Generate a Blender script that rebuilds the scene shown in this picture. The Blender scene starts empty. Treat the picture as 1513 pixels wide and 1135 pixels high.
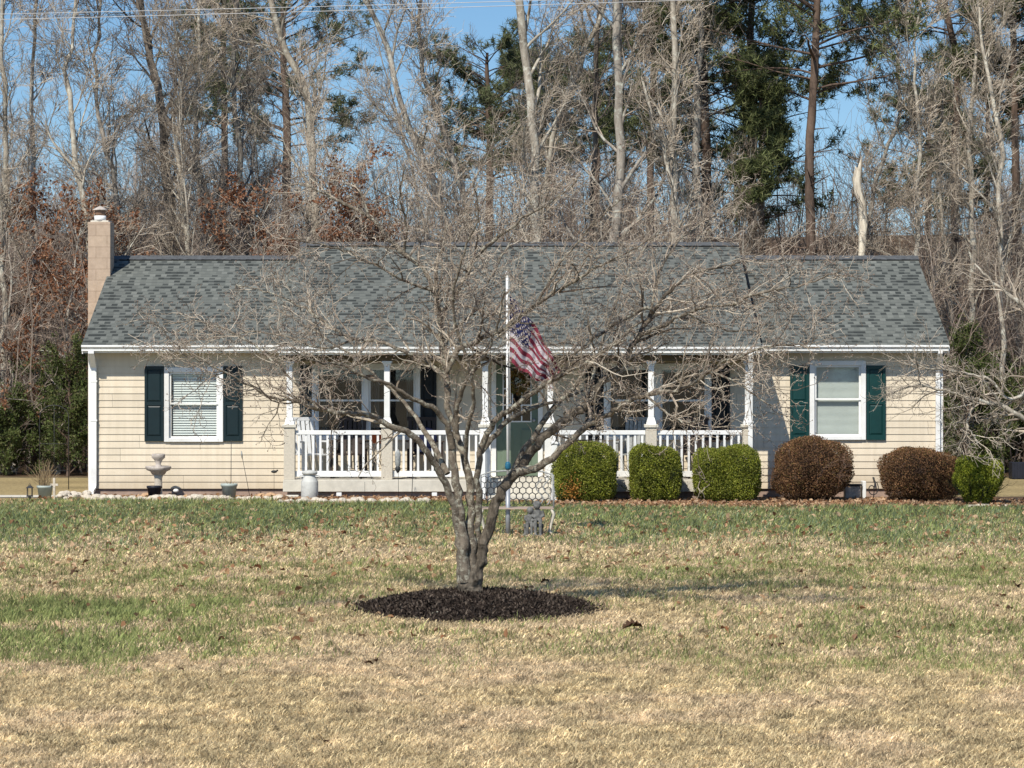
import bpy, math, random
import numpy as np
from mathutils import Vector, Matrix
C = bpy.context.scene.collection
rad = math.radians
F, CX, HY, CZ, DC = 4284.0, 756.5, 525.0, 2.5, 51.0
SUN = (0.38, 0.86, -1.0)          # direction the light travels
random.seed(7)

def PT(px, py, D): return ((px-CX)/F*D, D-DC, CZ-(py-HY)/F*D)
def X(px, Y): return (px-CX)*(DC+Y)/F
def Z(py, Y): return CZ-(py-HY)*(DC+Y)/F

# ------------------------------------------------------------------ nodes / materials
class NT:
    def __init__(s, m):
        m.use_nodes = True; s.t = m.node_tree; s.t.nodes.clear()
        s.out = s.n('ShaderNodeOutputMaterial'); s.b = s.n('ShaderNodeBsdfPrincipled')
        s.l(s.b.outputs[0], s.out.inputs[0])
    def n(s, k, **kw):
        x = s.t.nodes.new(k)
        for a, v in kw.items(): setattr(x, a, v)
        return x
    def l(s, a, b): s.t.links.new(a, b)
    def co(s, kind='Object', scale=(1,1,1)):
        tc = s.n('ShaderNodeTexCoord'); mp = s.n('ShaderNodeMapping'); mp.inputs['Scale'].default_value = scale
        s.l(tc.outputs[kind], mp.inputs[0]); return mp.outputs[0]
    def noise(s, vec, scale, detail=4, rough=.6):
        x = s.n('ShaderNodeTexNoise'); x.inputs['Scale'].default_value = scale
        x.inputs['Detail'].default_value = detail; x.inputs['Roughness'].default_value = rough
        s.l(vec, x.inputs['Vector']); return x.outputs['Fac']
    def ramp(s, fac, stops, interp='LINEAR'):
        x = s.n('ShaderNodeValToRGB'); x.color_ramp.interpolation = interp; e = x.color_ramp.elements
        while len(e) < len(stops): e.new(.5)
        for i, (p, c) in enumerate(stops): e[i].position = p; e[i].color = (*c, 1)
        s.l(fac, x.inputs[0]); return x.outputs[0]
    def math(s, op, a, b=None, c=None):
        x = s.n('ShaderNodeMath', operation=op)
        for i, v in enumerate((a, b, c)):
            if v is None: continue
            if isinstance(v, (int, float)): x.inputs[i].default_value = v
            else: s.l(v, x.inputs[i])
        return x.outputs[0]
    def mix(s, f, a, b, mode='MIX'):
        x = s.n('ShaderNodeMix', data_type='RGBA', blend_type=mode)
        for i, v in ((0, f), (6, a), (7, b)):
            if isinstance(v, (int, float)): x.inputs[i].default_value = v
            elif isinstance(v, tuple): x.inputs[i].default_value = (*v, 1)
            else: s.l(v, x.inputs[i])
        return x.outputs[2]
    def bump(s, h, strength=.4, dist=.01):
        x = s.n('ShaderNodeBump'); x.inputs['Strength'].default_value = strength; x.inputs['Distance'].default_value = dist
        s.l(h, x.inputs['Height']); s.l(x.outputs[0], s.b.inputs['Normal'])
    def base(s, c):
        if isinstance(c, tuple): s.b.inputs['Base Color'].default_value = (*c, 1)
        else: s.l(c, s.b.inputs['Base Color'])

def mul(c, k): return tuple(min(1, v*k) for v in c)
def mat(name, col, rough=.6, scale=8, var=.25, bump=.2, bd=.004, spec=.3, metal=0, sc=(1,1,1), dirt=None):
    m = bpy.data.materials.new(name); t = NT(m); v = t.co('Object', sc)
    f = t.noise(v, scale); c = t.ramp(f, [(.3, mul(col, 1-var)), (.7, mul(col, 1+var*.6))])
    if dirt:
        f2 = t.noise(v, scale*.3, 6, .7); k = t.ramp(f2, [(.45, (0,0,0)), (.75, (1,1,1))])
        c = t.mix(k, c, dirt)
    t.base(c); t.b.inputs['Roughness'].default_value = rough; t.b.inputs['Metallic'].default_value = metal
    t.b.inputs['Specular IOR Level'].default_value = spec
    if bump: t.bump(t.noise(v, scale*6, 4), bump, bd)
    return m
def leafmat(name, cols, rough=.6, spec=.2, trans=.0, tone=0, big=0):
    m = bpy.data.materials.new(name); t = NT(m); g = t.n('ShaderNodeNewGeometry')
    k = len(cols); c = t.ramp(g.outputs['Random Per Island'], [(i/max(1, k-1), cols[i]) for i in range(k)])
    if tone:
        oi = t.n('ShaderNodeObjectInfo')
        f = t.math('MULTIPLY_ADD', oi.outputs['Random'], tone, 1-tone/2)
        cc = t.n('ShaderNodeCombineColor'); [t.l(f, cc.inputs[i]) for i in range(3)]
        c = t.mix(1.0, c, cc.outputs[0], 'MULTIPLY')
    if big:
        f = t.noise(t.co('Object'), big, 2); c = t.mix(1.0, c, t.ramp(f, [(.3, (.55,.55,.55)), (.7, (1.3,1.25,1.1))]), 'MULTIPLY')
    t.base(c); t.b.inputs['Roughness'].default_value = rough; t.b.inputs['Specular IOR Level'].default_value = spec
    if trans:
        tr = t.n('ShaderNodeBsdfTranslucent'); t.l(c, tr.inputs[0]); mx = t.n('ShaderNodeMixShader'); mx.inputs[0].default_value = trans
        t.l(t.b.outputs[0], mx.inputs[1]); t.l(tr.outputs[0], mx.inputs[2]); t.l(mx.outputs[0], t.out.inputs[0])
    return m
def bark(name, dark, light, scale=6, lichen=None, tone=.3, stretch=.3, lk=.58):
    m = bpy.data.materials.new(name); t = NT(m); v = t.co('Object', (1,1,stretch))
    f = t.noise(v, scale, 6, .7); c = t.ramp(f, [(.32, dark), (.62, light)])
    if lichen:
        f2 = t.noise(t.co('Object'), scale*1.3, 5, .65); k = t.ramp(f2, [(lk-.06, (0,0,0)), (lk+.04, (1,1,1))]); c = t.mix(k, c, lichen)
    if tone:
        oi = t.n('ShaderNodeObjectInfo'); q = t.math('MULTIPLY_ADD', oi.outputs['Random'], tone, 1-tone/2)
        cc = t.n('ShaderNodeCombineColor'); [t.l(q, cc.inputs[i]) for i in range(3)]
        c = t.mix(1.0, c, cc.outputs[0], 'MULTIPLY')
    t.base(c); t.b.inputs['Roughness'].default_value = .9; t.b.inputs['Specular IOR Level'].default_value = .1
    t.bump(t.noise(v, scale*4, 5, .7), .7, .02)
    return m
def attrmat(name, rough=.8, trans=0, noise=0):
    m = bpy.data.materials.new(name); t = NT(m); a = t.n('ShaderNodeAttribute'); a.attribute_name = 'Col'; c = a.outputs['Color']
    if noise:
        v = t.co('Object'); f = t.noise(v, noise, 6, .75)
        c = t.mix(1.0, c, t.ramp(f, [(.3, (.45,.43,.40)), (.55, (1,1,1)), (.7, (1.35,1.3,1.2))]), 'MULTIPLY')
        t.bump(t.noise(v, noise*2, 5), .8, .03)
    t.base(c); t.b.inputs['Roughness'].default_value = rough; t.b.inputs['Specular IOR Level'].default_value = .15
    if trans:
        tr = t.n('ShaderNodeBsdfTranslucent'); t.l(c, tr.inputs[0]); mx = t.n('ShaderNodeMixShader'); mx.inputs[0].default_value = trans
        t.l(t.b.outputs[0], mx.inputs[1]); t.l(tr.outputs[0], mx.inputs[2]); t.l(mx.outputs[0], t.out.inputs[0])
    return m

# ------------------------------------------------------------------ objects
def tag(o, label=None, cat=None, group=None, kind=None):
    if label: o['label'] = label
    if cat: o['category'] = cat
    if group: o['group'] = group
    if kind: o['kind'] = kind
    return o
def thing(name, label, cat, loc=(0,0,0), rz=0, group=None):
    o = bpy.data.objects.new(name, None); C.objects.link(o); o.empty_display_size = .2
    o.location = loc; o.rotation_euler = (0,0,rz); return tag(o, label, cat, group)
def link(name, me, parent=None):
    o = bpy.data.objects.new(name, me); C.objects.link(o)
    if parent: o.parent = parent
    return o
class MB:
    def __init__(s): s.v = []; s.f = []; s.mi = []; s.sm = []
    def add(s, vs, fs, mi=0, sm=False):
        b = len(s.v); s.v += [tuple(v) for v in vs]
        for f in fs: s.f.append(tuple(b+i for i in f)); s.mi.append(mi); s.sm.append(sm)
        return s
    def box(s, x0, x1, y0, y1, z0, z1, mi=0, bev=0):
        if bev > 0:
            b = bev; vs = []
            for (z, q) in ((z0, b), (z0+b, 0), (z1-b, 0), (z1, b)):
                for (x, y) in ((x0+b+q*0, y0+q), (x1-b, y0+q), (x1-q, y0+b), (x1-q, y1-b), (x1-b, y1-q), (x0+b, y1-q), (x0+q, y1-b), (x0+q, y0+b)):
                    vs.append((x, y, z))
            fs = [tuple(range(7, -1, -1)), tuple(range(24, 32))]
            for r in range(3):
                for i in range(8): fs.append((r*8+i, r*8+(i+1) % 8, r*8+8+(i+1) % 8, r*8+8+i))
            return s.add(vs, fs, mi)
        vs = [(x0,y0,z0),(x1,y0,z0),(x1,y1,z0),(x0,y1,z0),(x0,y0,z1),(x1,y0,z1),(x1,y1,z1),(x0,y1,z1)]
        return s.add(vs, [(3,2,1,0),(4,5,6,7),(0,1,5,4),(1,2,6,5),(2,3,7,6),(3,0,4,7)], mi)
    def frustum(s, cx, cy, w0, d0, z0, w1, d1, z1, mi=0):
        vs = [(cx+a*w/2, cy+b*d/2, z) for (w, d, z) in ((w0,d0,z0),(w1,d1,z1)) for (a, b) in ((-1,-1),(1,-1),(1,1),(-1,1))]
        return s.add(vs, [(3,2,1,0),(4,5,6,7),(0,1,5,4),(1,2,6,5),(2,3,7,6),(3,0,4,7)], mi)
    def tube(s, pts, r, n=8, mi=0, sm=True, cap=True):
        P = [Vector(p) for p in pts]; k = len(P); R = r if isinstance(r, (list, tuple)) else [r]*k
        vs = []; T = [(P[min(i+1, k-1)]-P[max(i-1, 0)]).normalized() for i in range(k)]
        a = T[0].orthogonal().normalized()
        for i in range(k):
            a = (a - T[i]*a.dot(T[i])).normalized(); b = T[i].cross(a)
            for j in range(n):
                th = 2*math.pi*j/n; vs.append(P[i]+(a*math.cos(th)+b*math.sin(th))*R[i])
        fs = [(i*n+j, i*n+(j+1) % n, (i+1)*n+(j+1) % n, (i+1)*n+j) for i in range(k-1) for j in range(n)]
        if cap: fs += [tuple(range(n-1, -1, -1)), tuple(range((k-1)*n, k*n))]
        return s.add(vs, fs, mi, sm)
    def lathe(s, prof, c=(0,0,0), n=24, mi=0, sm=True, jit=0):
        vs = [(c[0]+r*math.cos(2*math.pi*j/n)*(1+random.uniform(-jit, jit)), c[1]+r*math.sin(2*math.pi*j/n), c[2]+z) for (r, z) in prof for j in range(n)]
        k = len(prof)
        fs = [(i*n+j, i*n+(j+1) % n, (i+1)*n+(j+1) % n, (i+1)*n+j) for i in range(k-1) for j in range(n)]
        fs += [tuple(range(n-1, -1, -1)), tuple(range((k-1)*n, k*n))]
        return s.add(vs, fs, mi, sm)
    def ball(s, c, r, n=10, mi=0, jit=0, seed=0):
        rs = random.Random(seed); rx, ry, rz = r if isinstance(r, (list, tuple)) else (r, r, r)
        vs = []; m = n//2
        for i in range(m+1):
            ph = math.pi*i/m
            for j in range(n):
                q = 1+rs.uniform(-jit, jit) if 0 < i < m else 1
                vs.append((c[0]+rx*q*math.sin(ph)*math.cos(2*math.pi*j/n), c[1]+ry*q*math.sin(ph)*math.sin(2*math.pi*j/n), c[2]-rz*q*math.cos(ph)))
        fs = [(i*n+j, i*n+(j+1) % n, (i+1)*n+(j+1) % n, (i+1)*n+j) for i in range(m) for j in range(n)]
        return s.add(vs, fs, mi, True)
    def build(s, name, mats, parent=None, weld=False):
        me = bpy.data.meshes.new(name); me.from_pydata(s.v, [], s.f)
        for m in (mats if isinstance(mats, (list, tuple)) else [mats]): me.materials.append(m)
        me.polygons.foreach_set('material_index', s.mi); me.polygons.foreach_set('use_smooth', s.sm); me.update()
        return link(name, me, parent)

def np_mesh(name, parts, mats, smooth=False):
    """parts: list of (V (n,3), Fc (m,k) int, matidx, col (n,3) or None)"""
    Vs = []; loops = []; tot = []; mi = []; cols = []; off = 0; hascol = any(p[3] is not None for p in parts)
    for V, Fc, m, col in parts:
        Vs.append(V); loops.append((Fc+off).ravel()); tot.append(np.full(len(Fc), Fc.shape[1])); mi.append(np.full(len(Fc), m))
        if hascol: cols.append(np.c_[col, np.ones(len(V))])
        off += len(V)
    V = np.concatenate(Vs).astype(np.float32); L = np.concatenate(loops).astype(np.int32)
    T = np.concatenate(tot).astype(np.int32); M = np.concatenate(mi).astype(np.int32)
    me = bpy.data.meshes.new(name); me.vertices.add(len(V)); me.vertices.foreach_set('co', V.ravel())
    me.loops.add(len(L)); me.loops.foreach_set('vertex_index', L)
    me.polygons.add(len(T)); st = np.zeros(len(T), np.int32); st[1:] = np.cumsum(T)[:-1]
    me.polygons.foreach_set('loop_start', st)
    try: me.polygons.foreach_set('loop_total', T)
    except Exception: pass
    me.polygons.foreach_set('material_index', M)
    me.polygons.foreach_set('use_smooth', np.full(len(T), smooth))
    for m in (mats if isinstance(mats, (list, tuple)) else [mats]): me.materials.append(m)
    if hascol:
        a = me.color_attributes.new('Col', 'FLOAT_COLOR', 'POINT'); a.data.foreach_set('color', np.concatenate(cols).astype(np.float32).ravel())
    me.update(calc_edges=True); return me

def norm(a): return a/np.maximum(np.linalg.norm(a, axis=-1, keepdims=True), 1e-9)
def tubes(P, R, s=3, rng=None, rough=0):
    """P (N,k,3), R (N,k) -> verts, quads"""
    N, k, _ = P.shape
    T = np.empty_like(P); T[:, 1:-1] = P[:, 2:]-P[:, :-2]; T[:, 0] = P[:, 1]-P[:, 0]; T[:, -1] = P[:, -1]-P[:, -2]; T = norm(T)
    ref = np.tile(np.array([.31, .92, .23]), (N, 1)); m = np.abs((T.mean(1)*ref).sum(1)) > .9; ref[m] = [.9, -.2, .3]
    A = norm(np.cross(T, ref[:, None, :])); B = np.cross(T, A)
    th = np.arange(s)*2*np.pi/s
    rr = R[:, :, None]*np.ones(s)
    if rough: rr = rr*(1+rough*rng.normal(size=rr.shape))
    V = P[:, :, None, :]+rr[..., None]*(A[:, :, None, :]*np.cos(th)[None, None, :, None]+B[:, :, None, :]*np.sin(th)[None, None, :, None])
    idx = np.arange(N*k*s).reshape(N, k, s); a = idx[:, :-1]; b = idx[:, 1:]
    Q = np.stack([a, np.roll(a, -1, 2), np.roll(b, -1, 2), b], -1).reshape(-1, 4)
    return V.reshape(-1, 3), Q
def grow(rng, P, R, m, L, ang, steps, wob=.12, up=.05, t0=.2, rr=.6, rmin=.003, L_by_t=.3, angj=.25, ragged=False, taper=.25):
    """children of branches P (n,k,3): m per parent"""
    n, k, _ = P.shape
    t = t0+(1-t0)*(np.arange(m)[None, :]+rng.random((n, m)))/m
    f = t*(k-1); i = np.minimum(f.astype(int), k-2); w = (f-i)[..., None]; ni = np.arange(n)[:, None]
    S = P[ni, i]*(1-w)+P[ni, i+1]*w; T = norm(P[ni, i+1]-P[ni, i]); r0 = (R[ni, i]*(1-w[..., 0])+R[ni, i+1]*w[..., 0])
    S = S.reshape(-1, 3); T = T.reshape(-1, 3); r0 = r0.reshape(-1); t = t.reshape(-1)
    pr = norm(np.cross(T, norm(rng.normal(size=T.shape)))); a = (ang+rng.normal(size=len(T))*angj)[:, None]
    d = norm(T*np.cos(a)+pr*np.sin(a))
    Lb = L if np.ndim(L) == 0 else np.repeat(L, m)
    ln = Lb*(.6+.6*rng.random(len(T)))*(1-L_by_t*t)
    st = ln/steps; out = np.empty((len(T), steps+1, 3)); out[:, 0] = S
    for q in range(steps):
        d = norm(d+rng.normal(size=d.shape)*wob+np.array([0, 0, up])); out[:, q+1] = out[:, q]+d*st[:, None]
    rb = np.maximum(r0*rr*(.7+.5*rng.random(len(T))), rmin); rc = rb[:, None]*np.linspace(1, taper, steps+1)[None, :]
    rc = np.maximum(rc, rmin*.7); return out, rc
def resample(pts, k, rng=None, j=0):
    """pts rows (x,y,z,r) -> k rows, smooth"""
    A = np.array(pts, float); n = len(A); d = np.r_[0, np.cumsum(np.linalg.norm(np.diff(A[:, :3], axis=0), axis=1))]
    q = np.linspace(0, d[-1], k); out = np.empty((k, 4))
    m = np.gradient(A, d, axis=0) if n > 2 else np.tile((A[1]-A[0])/d[-1], (2, 1))
    for a, x in enumerate(q):
        i = min(np.searchsorted(d, x, 'right')-1, n-2); h = d[i+1]-d[i]; u = (x-d[i])/h
        out[a] = ((2*u**3-3*u*u+1)*A[i]+(u**3-2*u*u+u)*h*m[i]+(-2*u**3+3*u*u)*A[i+1]+(u**3-u*u)*h*m[i+1])
    out[:, 3] = np.maximum(out[:, 3], .003)
    if j: out[1:-1, :3] += rng.normal(size=(k-2, 3))*j
    return out
def cards(rng, P, w, l, k=3, dirs=None, spread=1.0, dup=0):
    """k-gon leaf cards at points P: quads (w x l) with random direction"""
    n = len(P); d = norm(rng.normal(size=(n, 3))*spread+(dirs if dirs is not None else 0)); s = norm(np.cross(d, rng.normal(size=(n, 3))))
    W = (w*(.6+.8*rng.random(n)))[:, None]; L = (l*(.6+.8*rng.random(n)))[:, None]
    if k == 3:
        V = np.stack([P-s*W/2, P+s*W/2, P+d*L], 1); Fc = np.arange(n*3).reshape(-1, 3)
    else:
        nn = np.cross(d, s)*L*.18
        V = np.stack([P, P+s*W/2+d*L*.5+nn, P+d*L, P-s*W/2+d*L*.5+nn], 1); Fc = np.arange(n*4).reshape(-1, 4)
    return V.reshape(-1, 3), Fc
# value noise
def _h(ix, iy, s):
    n = (ix*374761393+iy*668265263+s*974634777) & 0xffffffff; n = ((n ^ (n >> 13))*1274126177) & 0xffffffff
    return ((n ^ (n >> 16)) & 0xffff)/65535.0
def vn(x, y, s=0):
    ix = np.floor(x).astype(np.int64); iy = np.floor(y).astype(np.int64); u = x-ix; v = y-iy; u = u*u*(3-2*u); v = v*v*(3-2*v)
    return (_h(ix, iy, s)*(1-u)+_h(ix+1, iy, s)*u)*(1-v)+(_h(ix, iy+1, s)*(1-u)+_h(ix+1, iy+1, s)*u)*v
def fbm(x, y, s=0, o=4):
    r = 0; a = .5
    for i in range(o): r = r+a*vn(x*2**i, y*2**i, s+i); a *= .5
    return r/(1-.5**o)

# ------------------------------------------------------------------ world, sun, camera
w = bpy.data.worlds.new('World'); bpy.context.scene.world = w; w.use_nodes = True; wt = w.node_tree
sky = wt.nodes.new('ShaderNodeTexSky'); sky.sky_type = 'NISHITA'; sky.sun_disc = False
el = math.atan2(1, math.hypot(SUN[0], SUN[1])); sky.sun_elevation = el; sky.sun_rotation = math.atan2(-SUN[0], -SUN[1])
sky.air_density = 1.0; sky.dust_density = .3; sky.ozone_density = 3.0; sky.altitude = 100
tc = wt.nodes.new('ShaderNodeTexCoord'); va = wt.nodes.new('ShaderNodeVectorMath'); va.operation = 'ADD'; va.inputs[1].default_value = (0, 0, .05)
vn_ = wt.nodes.new('ShaderNodeVectorMath'); vn_.operation = 'NORMALIZE'
wt.links.new(tc.outputs['Generated'], va.inputs[0]); wt.links.new(va.outputs[0], vn_.inputs[0]); wt.links.new(vn_.outputs[0], sky.inputs[0])
hs = wt.nodes.new('ShaderNodeHueSaturation'); hs.inputs['Saturation'].default_value = 1.2; hs.inputs['Value'].default_value = 1.4; wt.links.new(sky.outputs[0], hs.inputs['Color']); wt.links.new(hs.outputs[0], wt.nodes['Background'].inputs[0]); wt.nodes['Background'].inputs[1].default_value = .082
sl = bpy.data.lights.new('sun', 'SUN'); sl.energy = 5.0; sl.angle = rad(.55); sl.color = (1, .94, .83)
so = bpy.data.objects.new('sun', sl); C.objects.link(so); so.rotation_euler = Vector(SUN).to_track_quat('-Z', 'Y').to_euler(); so.location = (-10, -30, 30)
cd = bpy.data.cameras.new('camera'); cam = bpy.data.objects.new('camera', cd); C.objects.link(cam); bpy.context.scene.camera = cam
cam.location = (0, -DC, CZ); cam.rotation_euler = (rad(90), 0, 0); cd.sensor_width = 36; cd.lens = F/1513*36; cd.clip_end = 2000; cd.clip_start = .5
cd.shift_y = -(1135/2-HY)/1513
sc = bpy.context.scene; sc.view_settings.view_transform = 'Standard'; sc.view_settings.look = 'None'; sc.view_settings.exposure = 0
sc.cycles.max_bounces = 6; sc.cycles.diffuse_bounces = 2; sc.cycles.transparent_max_bounces = 8

# ------------------------------------------------------------------ ground
def green_mask(x, y):
    D = y+DC+(fbm(x*.8+3, y*.25, 61, 3)-.5)*5.5; n = fbm(x*.55, y*.28, 3, 4); n2 = fbm(x*3.2, y*2.6, 9, 3)
    g = np.clip((D-36.5)/7, 0, 1)**.7*.72*(.45+1.1*fbm(x*.5+5, y*.35, 91, 4))
    g = np.maximum(g, 1.25*np.exp(-((D-29.3)/1.5)**2)*(1/(1+np.exp((x+2.6)*1.6))))
    g = np.maximum(g, .75*np.exp(-((D-25.8)/1.3)**2)*(1/(1+np.exp((x+1.9)*2.0))))
    g = np.maximum(g, .33*np.exp(-((D-33.5)/3.5)**2))
    g = np.maximum(g, .45*np.exp(-((D-25)/1.6)**2)*(1/(1+np.exp(-(x-2.6)*2))))
    g = np.maximum(g, .18*np.exp(-((D-26)/3)**2))
    return np.clip(g*(.05+1.9*n)+(n2-.5)*1.1*np.clip(g*3, 0, 1)-.05, 0, 1)
def gz(x, y): return .05*(fbm(x*.3, y*.3, 21, 3)-.5)*np.clip((-y-5)/6, 0, 1)
xs = np.unique(np.r_[-400, -200, -100, -60, -40, -30, np.arange(-24, 24.01, .2), 30, 35, 40, 50, 60, 80, 100, 200, 400])
ys = np.unique(np.r_[-300, -150, -80, -55, np.arange(-44, 12.01, .2), np.arange(14, 60, 3), np.arange(62, 130, 6), 150, 200, 500])
GX, GY = np.meshgrid(xs, ys); gx = GX.ravel(); gy = GY.ravel(); hill = np.clip((gy-62)/50, 0, 1)**1.3; gzv = gz(gx, gy)+hill*(8.0+2.5*vn(gx*.03, gy*.03, 5))
g = green_mask(gx, gy)[:, None]; st = fbm(gx*1.1, gy*.8, 5)[:, None]
straw = np.array([.50, .40, .25])*(.7+.6*st); grn = np.array([.085, .115, .04])*(.8+.5*st); dirt = np.array([.13, .10, .065])
col = straw*(1-g)+grn*g; col = col*.75+dirt*.25
wood = np.clip((gy-7.5)/1.5, 0, 1)[:, None]; col = col*(1-wood)+np.array([.13, .085, .05])*(.7+.6*st)*wood
back = ((gy > -3) & (gy < 8.2))[:, None]; col = np.where(back, np.array([.42, .33, .17])*(.7+.5*st), col)
idx = np.arange(len(gx)).reshape(GX.shape); Q = np.stack([idx[:-1, :-1], idx[:-1, 1:], idx[1:, 1:], idx[1:, :-1]], -1).reshape(-1, 4)
m_ground = attrmat('lawn_soil', .95, 0, 14)
tag(link('ground', np_mesh('ground', [(np.c_[gx, gy, gzv], Q, 0, col)], m_ground, True)), kind='structure')

# grass blades
rng = np.random.default_rng(11)
def blades(n, D0, D1, h, wd, keep=None):
    D = np.sqrt(rng.random(n)*(D1**2-D0**2)+D0**2); x = (rng.random(n)*2-1)*(D*.19+1.6); y = D-DC
    gm = green_mask(x, y); clump = fbm(x*7, y*7, 31, 2); tuft = np.clip((vn(x*22, y*15, 55)*.6+vn(x*9, y*6, 56)*.4-.15)*1.45, 0, 1); big = fbm(x*1.3, y*.9, 41, 3)
    ok = ((x-TX)/1.12)**2+((y-TY)/1.36)**2 > 1
    ok &= ~((y > -3.6+.2*np.sin(x*1.3)) & (x > .65)) & (y < np.where(x < -4, -1.38, -2.32))
    ok &= rng.random(n) < (.35+1.1*clump)
    x, y, gm, clump, big, tuft = x[ok], y[ok], gm[ok], clump[ok], big[ok], tuft[ok]; n = len(x)
    isg = rng.random(n) < gm; tall = np.where(isg, 1.25, 1.0)
    az = rng.random(n)*2*np.pi; d0 = np.c_[np.cos(az), np.sin(az), np.zeros(n)]
    ln = h*(.45+.9*rng.random(n))*tall*(.6+.8*clump); lean = np.where(isg, .25+.5*rng.random(n), .65+1.0*rng.random(n))
    s = np.c_[-np.sin(az+.9), np.cos(az+.9), np.zeros(n)]*(wd*(.6+.8*rng.random(n)))[:, None]/2
    b = np.c_[x, y, gz(x, y)-.004]
    u1 = np.c_[d0[:, :2]*np.sin(lean*.6)[:, None], np.cos(lean*.6)]; u2 = np.c_[d0[:, :2]*np.sin(lean*1.5)[:, None], np.cos(lean*1.5)]
    m1 = b+u1*ln[:, None]*.55; tp = m1+u2*ln[:, None]*.5
    V = np.stack([b-s, b+s, m1+s*.9, m1-s*.9, tp], 1).reshape(-1, 3)
    i = np.arange(n)[:, None]*5; Q4 = i+np.array([0, 1, 2, 3]); T3 = i+np.array([3, 2, 4])
    r = rng.random(n)[:, None]; r2 = rng.random(n)[:, None]
    sc_ = np.array([.95, .79, .47])*(1-r)+np.array([.46, .345, .20])*r
    pink = np.clip((big-.45)*4, 0, 1)[:, None]; sc_ = sc_*(1-pink*.5)+np.array([.66, .51, .36])*pink*.5
    gc = np.array([.205, .255, .085])*(1-r)+np.array([.40, .405, .165])*r
    blu = ((y > -14) & (rng.random(n) < .35))[:, None]; gc = np.where(blu, np.array([.20, .25, .14])*(.7+.6*r), gc)
    c = np.where(isg[:, None], gc, sc_)*(.55+.55*r2)*(.88+.45*big[:, None])*(.46+1.28*tuft[:, None])
    return V, Q4, T3, np.repeat(c, 5, 0)
TX, TY = (693-CX)/F*28.5, 28.5-DC
parts = []
for args in ((420000, 15.5, 24, .062, .0065), (300000, 24, 35, .062, .009), (230000, 35, 50.3, .07, .013)):
    V, Q4, T3, c = blades(*args); off = len(V)
    parts.append((V, Q4, 0, c)); parts.append((V[:0], T3-0, 0, c[:0]))
# triangles index into the previous block: rebuild explicit
fixed = []
for i in range(0, len(parts), 2):
    V, Q4, _, c = parts[i]; T3 = parts[i+1][1]
    fixed.append((V, Q4, 0, c)); 
    tv = V[T3.ravel()]; fixed.append((tv, np.arange(len(tv)).reshape(-1, 3), 0, c[T3.ravel()]))
m_grass = attrmat('grass_blades', .75, .35)
tag(link('lawn_grass', np_mesh('lawn_grass', fixed, m_grass)), 'short winter lawn grass, straw coloured with green patches', 'grass', kind='stuff')
del parts, fixed

# ------------------------------------------------------------------ materials for the house
M = {}
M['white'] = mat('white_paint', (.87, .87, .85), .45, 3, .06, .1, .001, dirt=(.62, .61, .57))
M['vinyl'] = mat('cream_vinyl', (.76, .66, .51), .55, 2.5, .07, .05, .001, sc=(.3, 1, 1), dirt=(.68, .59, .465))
M['pier'] = mat('beige_block', (.62, .56, .46), .9, 30, .15, .6, .006)
M['slab'] = mat('pale_concrete', (.66, .62, .53), .9, 9, .12, .4, .004, dirt=(.5, .47, .4))
M['found'] = mat('pinkish_block', (.40, .29, .23), .9, 9, .2, .5, .006, dirt=(.28, .2, .16))
M['shut_navy'] = mat('shutter_dark', (.006, .019, .023), .45, 6, .2, .1, .001, spec=.4)
M['shut_teal'] = mat('shutter_teal', (.004, .042, .040), .45, 6, .15, .1, .001, spec=.4)
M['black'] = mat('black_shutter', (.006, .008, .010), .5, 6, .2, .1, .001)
M['blind'] = mat('white_blind', (.66, .70, .68), .6, 4, .05, 0, .001)
M['shade'] = mat('cellular_shade', (.56, .60, .57), .8, 4, .05, .1, .001)
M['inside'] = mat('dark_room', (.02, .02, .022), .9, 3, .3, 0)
M['door'] = mat('sage_door', (.155, .205, .15), .45, 4, .07, .05, .001)
M['iron'] = mat('dark_iron', (.035, .037, .04), .55, 20, .3, .2, .001)
M['wiregrey'] = mat('weathered_iron', (.33, .34, .33), .7, 25, .4, .3, .001)
M['chim'] = mat('chimney_block', (.50, .375, .285), .9, 7, .10, .5, .004, dirt=(.42, .31, .23))
M['galv'] = mat('galvanised', (.36, .38, .41), .45, 18, .15, .1, .001, metal=.3)
M['conc'] = mat('weathered_concrete', (.56, .50, .45), .95, 16, .3, .6, .006, dirt=(.34, .30, .26))
M['pot_grey'] = mat('grey_green_pot', (.40, .45, .42), .55, 8, .12, .1, .001)
M['pot_black'] = mat('black_plastic_pot', (.018, .02, .03), .5, 8, .2, .1, .001)
M['can'] = mat('peeling_milk_can', (.60, .60, .57), .6, 12, .1, .3, .002, dirt=(.24, .23, .21))
M['soil'] = mat('soil', (.05, .035, .025), .95, 30, .4, .5, .01)
M['stone'] = mat('pale_stone', (.62, .55, .45), .9, 10, .25, .6, .01)
M['stone_o'] = mat('orange_stone', (.55, .36, .22), .9, 10, .3, .6, .01)
M['redpot'] = mat('faded_orange', (.6, .16, .07), .6, 8, .2, .1, .001)
M['blue'] = mat('blue_tape', (.02, .13, .22), .5, 20, .3, .2, .001)
M['straw'] = leafmat('dry_stalks', [(.30, .21, .12), (.45, .34, .2), (.18, .12, .07)])
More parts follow.
